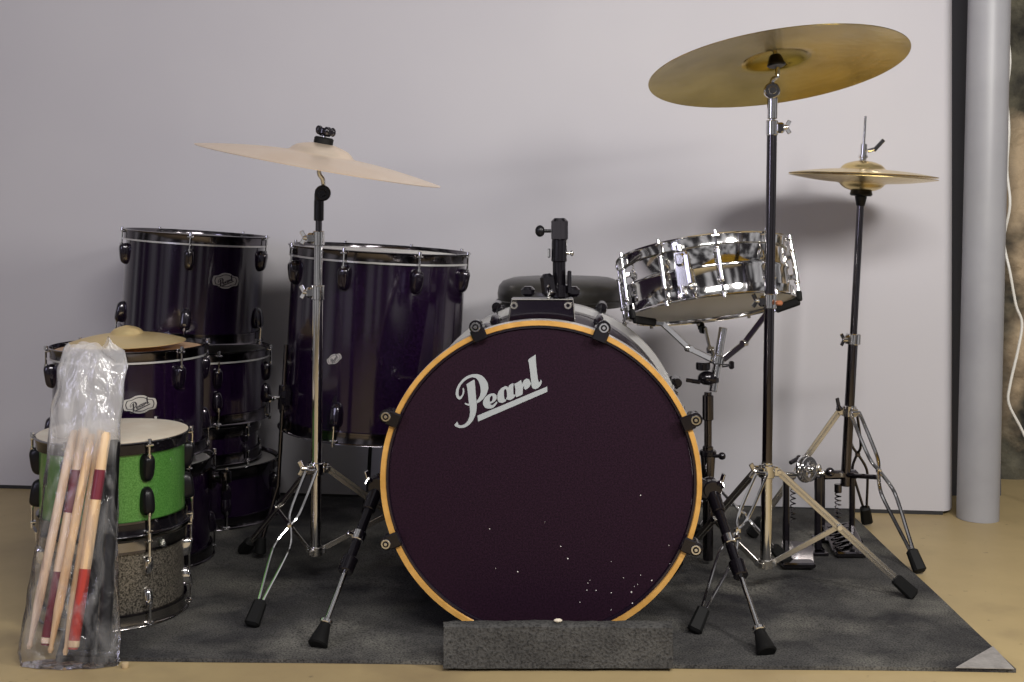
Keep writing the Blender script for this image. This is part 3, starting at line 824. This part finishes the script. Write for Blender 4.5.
# spurs
for sgn, kx, tx, fx, yy in ((1, (711, 487), (737, 572), (768, 652), 2.125), (-1, (377.5, 484), (348, 569), (316.5, 645), 2.150)):
    a = P(*kx, 2.36); ft_ = FL(fx[0] if isinstance(fx, tuple) else fx[0], fx[1], RT+.002) if False else Vector(((fx[0]-512)/F*yy if False else 0, 0, 0))
for sgn, kx, foot in ((1, (711, 488), FL(768, 656, RT+.002)), (-1, (378, 485), FL(316, 649, RT+.002))):
    a = P(*kx, 2.38)
    d = (foot-a).normalized()
    cen = wm(bd) @ Vector((0, .20, CZ)); 
    w = MB(); inner = a.lerp(Vector((cen.x, a.y+.02, cen.z)), .22)
    w.bar(inner, a+d*.01, .040, .030, (0, 1, 0)); w.cyl(a-Vector((0, .022, 0)), a+Vector((0, .022, 0)), .019, n=20)
    br = w.build('spur_bracket', M['black_metal'], bd, True)
    w = MB(); wing_nut(w, a+Vector((sgn*.012, -.018, .012)), (sgn*.5, -.6, .5), 1.2); w.build('wing_screw', M['chrome'], br, True)
    Ls = (foot-a).length
    w = MB(); w.cyl(a-d*.012, a+d*Ls*.55, .0095, n=18); w.cyl(a+d*Ls*.47, a+d*Ls*.56, .0155, .0145, 18); w.cyl(a-d*.018, a+d*.06, .0145, .013, 18)
    sp = w.build('spur', M['black_metal'], bd, True)
    w = MB(); w.ring(a+d*Ls*.34, d, .008, .0135, .020, 20); w.cyl(a+d*Ls*.34, a+d*Ls*.34+Vector((sgn*.02, -.01, .01)), .005, n=10)
    w.build('memory_clamp', M['chrome'], sp, True)
    w = MB(); w.cyl(a+d*Ls*.54, foot-d*.02, .0052, n=14); w.ring(foot-d*.052, d, .005, .0125, .008, 20); w.build('spur_rod', M['chrome'], sp, True)
    w = MB(); w.cyl(foot-d*.050, foot-d*.006, .0095, .0185, 20); w.build('rubber_tip', M['rubber'], sp, True)
# tom mount on top of the shell
def BP(x, y, z): return Vector((x, y, z))
mw = wm(bd).inverted()
mc = mw @ P(541, 312, 2.29); my = mc.y
w = MB()
p = [mw @ P(x, y, 2.26) for x, y in ((507, 326), (575, 326), (574, 299), (511, 299))]
q_ = [mw @ P(x, y, 2.36) for x, y in ((507, 326), (575, 326), (572, 297), (513, 297))]
vs = p+q_
w.add(vs, [(0, 1, 2, 3), (7, 6, 5, 4), (1, 5, 6, 2), (0, 3, 7, 4), (3, 2, 6, 7), (0, 4, 5, 1)], False)
mp_ = w.build('mount_plate', M['purple_lug'], bd)
w = MB()
for x in (514, 568):
    c = mw @ P(x, 305.5, 2.258); w.ring(c, (0, 1, 0), .0035, .0072, .003, 18)
w.tube([mw @ P(x, y, 2.257) for x, y in ((508, 325), (512, 299.5), (573, 299.5), (575, 325))], .0014, 6, False)
w.build('bolt_washers', M['chrome_soft'], mp_)
w = MB(); 
for x in (528, 573): 
    c = mw @ P(x, 291.5, 2.31); w.box(c, (.026, .03, .020), None, .3)
w.build('clamp_lug', M['black_metal'], mp_)
w = MB(); pc = mw @ P(559.5, 298, 2.31); pt_ = mw @ P(560.5, 219, 2.31)
w.cyl(pc-Vector((0, 0, .05)), mw @ P(559, 252, 2.31), .0125, n=20); w.cyl(mw @ P(559, 262, 2.31), mw @ P(559.5, 239, 2.31), .0150, n=20); 
post = w.build('mount_post', M['black_metal'], bd)
w = MB(); c = mw @ P(559.7, 230, 2.31); w.box(c, (.032, .030, .046), None, .2); w.bar(mw @ P(560, 220, 2.294), mw @ P(560, 240, 2.294), .003, .004); w.build('post_head', M['dark_chrome'], post)
w = MB(); a = mw @ P(551, 231, 2.31); b = mw @ P(541, 231, 2.31); w.cyl(a, b, .0035, n=10); c = mw @ P(540, 231, 2.31); w.ball(c, (.0095, .008, .0115)); w.box(c, (.012, .008, .02), None, .3); w.build('wing_knob', M['black_plastic'], post)
w = MB(); a = mw @ P(566, 253, 2.31); b = mw @ P(572, 253, 2.31); w.cyl(a, b, .0035, n=10); w.ball(b, (.004, .006, .006)); a = mw @ P(549, 253, 2.31); w.box(a, (.006, .02, .018), None, .3); w.build('key_bolt', M['chrome'], post)
w = MB(); c = mw @ P(548, 285, 2.295); w.box(c, (.026, .030, .044), Matrix.Rotation(R_(-8), 4, 'Y'), .25); w.ring(mw @ P(559.5, 291, 2.31), (0, 0, 1), .0125, .0215, .024, 24); w.box(mw @ P(569.5, 282, 2.30), (.008, .026, .044), None, .25); w.build('post_clamp', M['black_metal'], bd)
w = MB(); wing_nut(w, mw @ P(551, 292, 2.27), (-.4, -1, 0), 1.1); w.build('wing_nut', M['chrome'], bd.children[-1])

# ---------------------------------------------------------------- throne
tx, ty = .122, 2.97
th = thing('drum_throne', 'round black padded drum seat behind the bass drum', 'stool', (tx, ty, RT))
ztop = Z(276, 2.97)
w = MB(); pr = [(.0001, 0), (.06, -.001), (.12, -.004), (.145, -.012), (.155, -.024), (.158, -.042), (.156, -.062), (.150, -.074), (.10, -.078), (.0001, -.078)]
w.lathe([(r, ztop-RT+z) for r, z in pr], None, 64); s_ = w.build('seat', M['vinyl'], th)
w = MB(); w.tube([(.1585*math.cos(a), .1585*math.sin(a), ztop-RT-.060) for a in [2*PI*i/48 for i in range(49)]], .003, 6, False); w.build('piping', M['vinyl'], s_)
w = MB(); w.cyl((0, 0, .06), (0, 0, ztop-RT-.076), .0125, n=18); w.ring((0, 0, .30), (0, 0, 1), .012, .02, .04, 20); w.build('post', M['dark_chrome'], th)
for k in range(3):
    a = R_(35+120*k); f = Vector((.21*math.cos(a), .21*math.sin(a), .01)); t_ = Vector((.02*math.cos(a), .02*math.sin(a), .26))
    w = MB(); sd = Vector((-math.sin(a), math.cos(a), 0)); w.bar(t_, f, .016, .005, sd); w.bar(t_.lerp(f, .5), (0.012*math.cos(a), .012*math.sin(a), .07), .012, .004, sd); lg = w.build('leg', M['dark_chrome'], th)
    w = MB(); w.box(f, (.024, .024, .022), None, .25); w.build('rubber_foot', M['rubber'], lg)

# ---------------------------------------------------------------- snare drum
q_s = tilt(-.108, .25)
sc_ = P(706, 281, 2.665)
ns = q_s @ Vector((0, 0, 1))
RSn = .182; HS = .112
sroot = sc_-ns*(HS/2+.014)
sn = thing('snare_drum', 'shiny chrome snare drum tilted in a basket stand', 'snare drum', sroot, None, q_s)
zb = .014; zt = zb+HS; zm = (zb+zt)/2
w = MB(); w.lathe([(RSn, zb), (RSn, zm-.008), (RSn+.003, zm-.004), (RSn+.0035, zm), (RSn+.003, zm+.004), (RSn, zm+.008), (RSn, zt), (RSn-.003, zt), (RSn-.003, zb)], None, 96, close=True); w.build('shell', M['chrome'], sn)
for z, up, nm in ((zt, 1, 'top'), (zb, -1, 'bottom')):
    w = MB(); w.lathe([(0.0001, z+.0015*up), (RSn-.003, z+.0015*up), (RSn+.0005, z), (RSn+.003, z-.009*up), (RSn+.0005, z-.009*up), (.0001, z-.0005*up)], None, 80); w.build(nm+'_head', M['head_white'], sn)
    w = MB(); w.lathe(hoop_prof(RSn, z, up), None, 96, close=True); w.build(nm+'_hoop', M['chrome'], sn)
pl = None
for k in range(10):
    a = -PI/2+2*PI*k/10
    if pl is None:
        w = MB(); rx = RSn+.013
        w.cyl((rx, 0, zm-.034), (rx, 0, zm+.034), .0052, n=12)
        for s in (-1, 1): w.box((RSn+.006, 0, zm+s*.022), (.014, .010, .012), None, .25); w.ball((rx, 0, zm+s*.034), (.0066, .0066, .005))
        l0 = w.build('lug', M['chrome'], sn)
        w = MB(); w.cyl((rx, 0, zb-.009), (rx, 0, zt+.009), .0024, n=8)
        for s, z in ((1, zt), (-1, zb)): w.cyl((rx, 0, z+.006*s), (rx, 0, z+.015*s), .0045, n=10); w.box((rx-.003, 0, z+.0035*s), (.012, .016, .004), None, .3)
        r0 = w.build('tension_rod', M['chrome'], l0); pl = l0; pr_ = r0; pl.matrix_basis = Matrix.Rotation(a, 4, 'Z')
    else:
        c = copypart(pl, sn, Matrix.Rotation(a, 4, 'Z')); copypart(pr_, c)
# strainer
a = -PI/2-R_(23); X = polarX(RSn+.001, a, zm-.002)
w = MB(); w.box((0, 0, .008), (.030, .078, .014), None, .2); w.box((0, .020, .017), (.020, .026, .012), None, .3); w.cyl((0, .038, .014), (0, .052, .014), .008, n=16)
st = w.build('strainer', M['chrome'], sn); st.matrix_basis = X
w = MB(); w.bar((.014, .028, .022), (.016, -.040, .026), .010, .006, (0, 0, 1)); w.ball((.016, -.040, .026), (.007, .009, .006)); w.cyl((-.006, -.034, .012), (-.006, -.05, .012), .007, n=14); w.build('strainer_lever', M['chrome'], st)
# ---- snare stand
bx = thing('snare_stand', 'chrome snare stand with a basket of arms under the snare drum', 'snare stand', (.433, 2.66, 0))
hub = P(705, 392, 2.66); tp = P(714, 385, 2.66); up_ = P(723.5, 326, 2.680)
w = MB(); w.cyl(P(708, 492, 2.66), P(708, 392, 2.66), .0085, n=18); w.cyl(P(708, 395, 2.66), P(708, 420, 2.66), .0125, n=18); w.build('middle_tube', M['dark_chrome'], bx, True)
w = MB(); w.cyl(P(708, 560, 2.66), P(708, 446, 2.66), .0118, n=18); w.cyl(P(708, 452, 2.66), P(708, 478, 2.66), .017, .0135, 20); w.build('lower_tube', M['dark_chrome'], bx, True)
w = MB(); w.cyl(P(708, 450, 2.66), P(708, 456, 2.66), .019, n=20); w.cyl(P(714, 456, 2.645), P(721, 456, 2.64), .004, n=10); w.ball(P(722, 456, 2.64), (.0085, .008, .0085)); w.build('height_clamp', M['black_metal'], bx, True)
w = MB(); dd = (up_-tp).normalized(); w.cyl(tp-dd*.015, up_-dd*.004, .0095, n=18); w.build('tilt_tube', M['chrome'], bx, True)
w = MB(); w.ball(P(707, 378, 2.66), (.021, .016, .016)); w.cyl(P(703, 362, 2.655), P(703, 370, 2.655), .016, n=20); w.box(P(711, 380, 2.66), (.034, .022, .022), None, .3); w.cyl(P(700, 382, 2.645), P(692, 381, 2.64), .005, n=10); w.bar(P(694, 381, 2.64), P(686, 380, 2.64), .009, .005); 
w.cyl(P(722, 366, 2.65), P(730, 365, 2.65), .0035, n=10); w.box(P(731.5, 365, 2.65), (.011, .008, .018), None, .3); w.build('tilter', M['black_metal'], bx, True)
hubp = P(711, 362, 2.665)
w = MB(); w.ring(P(717, 360, 2.668), dd, .009, .018, .020, 22); w.build('arm_hub', M['chrome'], bx, True)
cen = sroot+ns*.0
Xs = wm(sn)
for a in (R_(205), R_(-28), R_(88)):
    rim = Xs @ Vector(((RSn+.013)*math.cos(a), (RSn+.013)*math.sin(a), -.011))
    mid = Xs @ Vector(((RSn*.70)*math.cos(a), (RSn*.70)*math.sin(a), -.022))
    h0 = P(717, 358, 2.668)
    dv = (mid-h0); dv.z = 0
    h1 = h0+dv.normalized()*.02
    kn = h1.lerp(mid, .45)-Vector((0, 0, .012))
    w = MB(); sd = Vector((0, 0, 1)).cross(dv).normalized()
    w.bar(h1, kn, .013, .006, sd, .004); w.bar(kn, mid, .013, .006, sd, .004); w.bar(mid, rim, .011, .007, sd, .002); w.cyl(kn-sd*.008, kn+sd*.008, .008, n=14)
    ar = w.build('basket_arm', M['chrome'], bx, True)
    w = MB(); o_ = (rim-mid).normalized(); w.bar(mid.lerp(rim, .25), rim+o_*.004, .017, .013, sd); w.bar(rim+o_*.004, rim+o_*.006+ns*.022, .016, .010, o_)
    w.build('rubber_grip', M['rubber'], ar, True)
sfeet = [Vector((.607, 2.645, RT+.009)), Vector((.293, 2.575, RT+.009)), Vector((.44, 2.86, RT+.009))]
scl = P(708, 487, 2.66)
collar(bx, scl, (0, 0, 1), sfeet, 'dark_chrome')
for f in sfeet:
    d = Vector((f.x-scl.x, f.y-scl.y, 0)).normalized(); wire_leg(bx, scl+d*.022, f, .010, 'chrome', Vector((d.y, -d.x, 0)))

# ---------------------------------------------------------------- hi-hat stand
hx = P(846, 470, 2.85); htop = P(861, 196, 2.85)
hh = thing('hi_hat_stand', 'chrome hi-hat stand with pedal at the right', 'hi-hat stand', (hx.x, 2.85, 0))
axh = (htop-hx).normalized()
def ath(row): t = (470-row)/(470-196); return hx.lerp(htop, t)
w = MB(); w.cyl(ath(486), ath(338), .0115, n=20); w.build('lower_tube', M['dark_chrome'], hh, True)
w = MB(); w.cyl(ath(345), ath(198), .0085, n=18); w.build('upper_tube', M['dark_chrome'], hh, True)
w = MB(); w.ring(ath(339), axh, .009, .0175, .026, 20); w.box(ath(339)+Vector((-.016, -.008, 0)), (.02, .016, .02), None, .25); hcl = w.build('height_clamp', M['chrome'], hh, True)
w = MB(); wing_nut(w, ath(339)+Vector((-.018, -.012, 0)), (-1, -.3, 0), 1.2); w.build('wing_nut', M['chrome'], hcl, True)
w = MB(); w.cyl(ath(206), ath(196), .010, .014, 20); w.cyl(ath(196), ath(188.5), .0265, .024, 28); w.cyl(ath(188.5), ath(185), .016, n=24); w.build('cymbal_seat', M['black_plastic'], hh, True)
w = MB(); w.cyl(ath(190), ath(116), .0032, n=10); w.build('pull_rod', M['chrome'], hh, True)
w = MB(); w.cyl(ath(164), ath(160.5), .011, n=20); w.build('felt_washer', M['rubber'], hh, True)
w = MB(); w.cyl(ath(160), ath(144), .008, n=16); w.cyl(ath(158), ath(155), .011, n=16)
c = ath(151)+Vector((.008, -.006, 0)); w.cyl(c, c+Vector((.014, -.006, .004)), .005, n=12); w.bar(c+Vector((.012, -.006, 0)), c+Vector((.036, -.008, .026)), .010, .005); w.build('clutch', M['chrome'], hh, True)
hfeet = [Vector((.885, 2.606, .011)), Vector((.893, 3.02, .011)), Vector((.575, 2.88, RT+.009))]
hc0 = ath(411)
collar(hh, hc0, axh, hfeet, 'chrome')
w = MB(); wing_nut(w, hc0+Vector((-.022, -.006, .004)), (-.7, -.3, 1), 1.3); w.build('wing_nut', M['dark_chrome'], hh, True)
for i, f in enumerate(hfeet):
    d = Vector((f.x-hc0.x, f.y-hc0.y, 0)).normalized(); sd = Vector((d.y, -d.x, 0))
    if i < 2: 
        lg = wire_leg(hh, hc0+d*.022, f, .013, 'chrome' if i == 0 else 'dark_chrome', sd, .0045 if i == 0 else .0034)
    else: strap_leg(hh, hc0+d*.022, f, (hx.x, hx.y, hx.z-.01), 'chrome_soft', .5)
# casting bar, frame posts, rod chain, pedal
def HP(px, row, D=2.85): return P(px, row, D)
w = MB(); w.bar(HP(822, 475), HP(858, 474), .020, .020); w.bar(HP(845, 475), hc0.lerp(hfeet[0], .44)+Vector((0, .0, 0)), .010, .010); w.ball(HP(830, 472, 2.83), (.011, .010, .011)); w.build('casting', M['dark_chrome'], hh, True)
for px in (822, 852):
    f = HP(px, 474); w = MB(); w.bar(f, Vector((f.x, f.y, .010)), .013, .013, (0, 1, 0)); w.build('frame_post', M['black_metal'], hh, True)
w = MB(); a = HP(838, 484); b = HP(838, 520); w.cyl(a, a-Vector((0, 0, .02)), .009, n=14)
pts = [a.lerp(b, i/60)+Vector((.007*math.cos(i*.9), .007*math.sin(i*.9), 0)) for i in range(61)]
w.tube(pts, .0016, 6, False); w.build('spring', M['dark_chrome'], hh, True)
w = MB(); fb = [HP(838, 522), FL(822, 545, .02)]
p0 = Vector((HP(838, 0).x, 2.86, .045)); p1 = Vector((.765, 2.72, .018))
w.bar(p0, p1, .075, .006, (0, 0, 1)); 
for k in range(6): c = p0.lerp(p1, .12+.15*k); w.bar(c-Vector((.03, .02, -.005))*1, c+Vector((.03, .02, .005)), .006, .003, (0, 0, 1))
w.box(p1+Vector((0, 0, -.002)), (.07, .04, .012), None, .25); w.build('footboard', M['dark_chrome'], hh, True)
w = MB(); c = Vector(((HP(822, 0).x+HP(852, 0).x)/2, 2.85, .012)); w.box(c, (.11, .05, .006), None, .2); w.bar(Vector((c.x, c.y, .012)), p1, .012, .004, (0, 0, 1)); w.build('base_plate', M['dark_chrome'], hh, True)

# ---------------------------------------------------------------- bass drum pedal standing behind the right stand
pd = thing('drum_pedal', 'metal kick pedal with round cam standing on the rug behind the right cymbal stand', 'pedal', (.68, 2.72, 0))
YP = 2.745
w = MB()
a = P(786, 478, YP); w.bar(a, Vector((a.x, YP, .014)), .014, .014, (0, 1, 0)); w.build('frame_post', M['black_metal'], pd, True)
w = MB(); a = P(818, 476, YP); w.bar(a, Vector((a.x, YP, .014)), .016, .014, (0, 1, 0)); w.build('frame_post', M['black_metal'], pd, True)
w = MB(); w.cyl(P(782, 474, YP), P(824, 473, YP), .0058, n=14); w.build('axle', M['chrome'], pd, True)
c = P(803, 467, YP)+Vector((0, -.02, 0)); axc = Vector((.62, -.78, .10))
w = MB(); w.ring(c, axc, .021, .031, .007, 32); w.ring(c+axc.normalized()*.012, axc, .020, .028, .004, 32)
for k in range(5):
    aa = 2*PI*k/5; X = frame(axc); d = X @ Vector((math.cos(aa), math.sin(aa), 0)); w.cyl(c, c+d*.022, .003, n=8)
w.cyl(c-axc.normalized()*.010, c+axc.normalized()*.026, .008, n=16); w.build('cam', M['chrome'], pd, True)
w = MB(); a = P(813, 469, YP-.01); w.ball(a, (.012, .010, .012)); w.ball(a+Vector((.012, 0, .002)), (.008, .008, .010)); w.build('hub', M['chrome_soft'], pd, True)
w = MB(); a = P(799, 458, YP); b = P(790, 463, YP-.01); w.cyl(a, b, .005, n=12); w.ball(a, .007); w.build('beater_socket', M['dark_chrome'], pd, True)
w = MB(); w.box(Vector((.655, YP, .012)), (.125, .055, .007), None, .2); w.build('base_plate', M['dark_chrome'], pd, True)
w = MB(); p0 = Vector((.650, YP-.01, .035)); p1 = Vector((.625, YP-.12, .018)); w.bar(p0, p1, .070, .006, (0, 0, 1)); w.box(p1, (.072, .035, .012), None, .25)
w.build('footboard', M['dark_chrome'], pd, True)
w = MB(); a = P(793, 478, YP+.012); b = P(793, 522, YP+.012)
w.tube([a.lerp(b, i/60)+Vector((.006*math.cos(i*.9), .006*math.sin(i*.9), 0)) for i in range(61)], .0014, 6, False); w.build('spring', M['dark_chrome'], pd, True)

# ---------------------------------------------------------------- sticks in a bag
def stick(label, top, bot, m, r=.0072, dips=(), tip_low=True, group='drumsticks in the clear bag', name='drumstick', cat='drumstick'):
    top = Vector(top); bot = Vector(bot); d = top-bot; Ln = d.length
    t = thing(name, label, cat, bot, group, d.to_track_quat('Z', 'Y'))
    def rad(s):
        if tip_low:
            if s < .012: return r*.40
            if s < .03: return r*.62
            if s < .045: return r*.45
            if s < .20: return r*(.50+.5*(s-.045)/.155)
            return r if s < .985 else r*.8
        return r*.8 if (s < .012 or s > .988) else r
    ss = sorted(set([0, .006, .012, .02, .03, .045, .08, .12, .2, .3, .4, .5, .6, .7, .8, .9, .985, 1.0]+[x for dp in dips for x in dp[:2]]))
    w = MB(); w.lathe([(.0001, 0)]+[(rad(s), s*Ln) for s in ss]+[(.0001, Ln)], None, 16); w.build('stick_body', m, t)
    for s0, s1, mm in dips:
        w = MB(); k = [s0+(s1-s0)*i/8 for i in range(9)]; w.lathe([(rad(s)+.0003, s*Ln) for s in k], None, 16); w.build('dipped_grip', mm, t)
    return t
def SP(px, row, D): return P(px, row, D)
def bagD(row): return 2.068+ (665-row)/(665-345)*.130
sticks = [
 ('pale drumstick at the left edge of the clear bag', (80, 430), (29, 652), 'wood_pale', [], 0.004, True),
 ('drumstick with two burgundy bands, second from the left in the bag', (90, 428), (46, 648), 'wood_pale', [(.0, .33, 'burgundy'), (.60, .80, 'burgundy')], .020, False),
 ('plain tan drumstick with its tip down in the middle of the bag', (98, 434), (50, 656), 'wood', [], 0.000, True),
 ('golden drumstick with narrow neck beside the red-ended one', (107, 430), (65, 658), 'wood', [], 0.020, True),
 ('drumstick with a brick red lower end, right of the plain ones', (112, 432), (73, 652), 'wood', [(.0, .36, 'red'), (.68, .82, 'burgundy')], .002, False)]
for lb, tp_, bt_, m_, dips, off, tl in sticks:
    a = SP(tp_[0]-6, tp_[1], bagD(tp_[1])+off); b = FL(bt_[0], bt_[1], .006); b.y += off*.5
    b = P(bt_[0], bt_[1]-3, bagD(bt_[1])+off); b.z = max(b.z, .006)
    stick(lb, a, b, M[m_], .0098 if not tl else .0080, [(s0, s1, M[mm]) for s0, s1, mm in dips], tl)
for lb, tp_, bt_, off in (('black handled brush behind the sticks in the bag', (106, 446), (88, 650), .022), ('thin black brush at the right side of the bag', (114, 440), (104, 652), .020), ('black brush leaning in the middle of the bag', (98, 452), (80, 650), .030)):
    a = SP(*tp_, bagD(tp_[1])+off); b = P(*bt_, bagD(bt_[1])+off*.6); b.z = max(b.z, .008)
    stick(lb, a, b, M['black_plastic'], .0115, (), False, 'black brushes in the clear bag', 'drum_brush', 'drum brush')
# bag
rows = [(664, 21, 119, .026), (650, 19, 119, .032), (620, 24, 119, .032), (580, 31, 118, .030), (540, 37, 118, .030), (500, 42, 117, .028), (460, 46, 118, .028), (430, 49, 120, .028), (405, 53, 122, .026), (388, 58, 124, .024), (370, 58, 127, .022), (358, 62, 123, .020), (350, 64, 112, .016), (344, 69, 108, .012)]
w = MB(); nc = 96; vs = []; fs = []
fine = []
for i in range(len(rows)-1):
    for k in range(6):
        t = k/6; fine.append([rows[i][j]+(rows[i+1][j]-rows[i][j])*t for j in range(4)])
fine.append(list(rows[-1]))
for (row, xl, xr, thk) in fine:
    D = bagD(row)+.016
    l = P(xl, row, D); r = P(xr, row, D); c = (l+r)/2; hw = (r.x-l.x)/2
    for i in range(nc):
        a = 2*PI*i/nc; ca, sa = math.cos(a), math.sin(a)
        x = c.x+hw*ca; y = c.y+thk*sa*(abs(sa)**-.3 if abs(sa) > 1e-3 else 1)
        q = Vector((x*16, y*16+3, c.z*7)); q2 = Vector((x*45, y*45+3, c.z*22))
        n1 = noise.noise(q)*.007+noise.noise(q2)*.0035
        top_ = max(0, (c.z-.33)/.2)
        n1 *= 1+.8*top_
        z = c.z+(noise.noise(Vector((a*1.3, 3, 9)))*.018*top_)
        y = y+n1*(1 if sa > 0 else 1)
        vs.append((x+noise.noise(q2+Vector((5, 5, 5)))*.003, max(y, c.y-thk-.012), max(z, .0015)))
K = len(fine)
for j in range(K-1):
    for i in range(nc):
        fs.append((j*nc+i, j*nc+(i+1) % nc, (j+1)*nc+(i+1) % nc, (j+1)*nc+i))
fs.append(tuple(range(nc-1, -1, -1)))
w.add(vs, fs, True)
tag(w.build('plastic_bag', M['plastic'], loc=(P(70, 664, 2.12).x, 2.12, 0)), 'clear crumpled plastic bag of drumsticks leaning on the green drum', 'bag')
c = FL(126, 667, .0)
w = MB(); w.lathe([(.0001, 0), (.005, 0), (.0062, .002), (.006, .009), (.0001, .010)], None, 14); o = w.build('rubber_stub', M['cork']); o.location = (c.x, c.y-.004, 0)
tag(o, 'tiny tan stub lying on the floor beside the bag', 'stub')

# ---------------------------------------------------------------- light
def area(name, loc, target, size, power, col=(1, 1, 1), sy=None):
    d = bpy.data.lights.new(name, 'AREA'); d.energy = power; d.color = col
    d.shape = 'RECTANGLE' if sy else 'DISK'; d.size = size
    if sy: d.size_y = sy
    o = bpy.data.objects.new(name, d); COL.objects.link(o); o.location = loc
    o.rotation_euler = (Vector(target)-Vector(loc)).to_track_quat('-Z', 'Y').to_euler(); return o
area('standing_lamp', (1.25, 1.2, 1.42), (.2, 3.0, .7), .30, 20, (1, .96, .91))
area('overhead_fill', (.45, -.2, 2.2), (.1, 2.9, .5), 1.5, 62, (1, .97, .94), .35)  # unseen wide fill added above and behind the camera
area('cool_fill', (-2.0, .2, 1.5), (-.5, 2.9, .5), .45, 13, (.74, .72, 1.0), 1.3)  # unseen cool fill added at the left to tint the wall violet
W = bpy.data.worlds.new('World'); sc.world = W; W.use_nodes = True
nt = W.node_tree; bg = nt.nodes['Background']; bg.inputs[1].default_value = 1.0
tc = nt.nodes.new('ShaderNodeTexCoord'); mp = nt.nodes.new('ShaderNodeMapping'); mp.inputs['Scale'].default_value = (3.6, 3.6, .35)
nz = nt.nodes.new('ShaderNodeTexNoise'); nz.inputs['Scale'].default_value = 1.7; nz.inputs['Detail'].default_value = 2.5
rp = nt.nodes.new('ShaderNodeValToRGB')
rp.color_ramp.elements[0].position = .44; rp.color_ramp.elements[0].color = (.022, .02, .022, 1)
rp.color_ramp.elements[1].position = .60; rp.color_ramp.elements[1].color = (.42, .41, .42, 1)
nt.links.new(tc.outputs['Generated'], mp.inputs[0]); nt.links.new(mp.outputs[0], nz.inputs['Vector']); nt.links.new(nz.outputs['Fac'], rp.inputs[0]); nt.links.new(rp.outputs[0], bg.inputs[0])
vsn = sc.view_settings
vsn.view_transform = 'Standard'; vsn.look = 'None'; vsn.gamma = 1; vsn.exposure = 0; vsn.use_curve_mapping = False
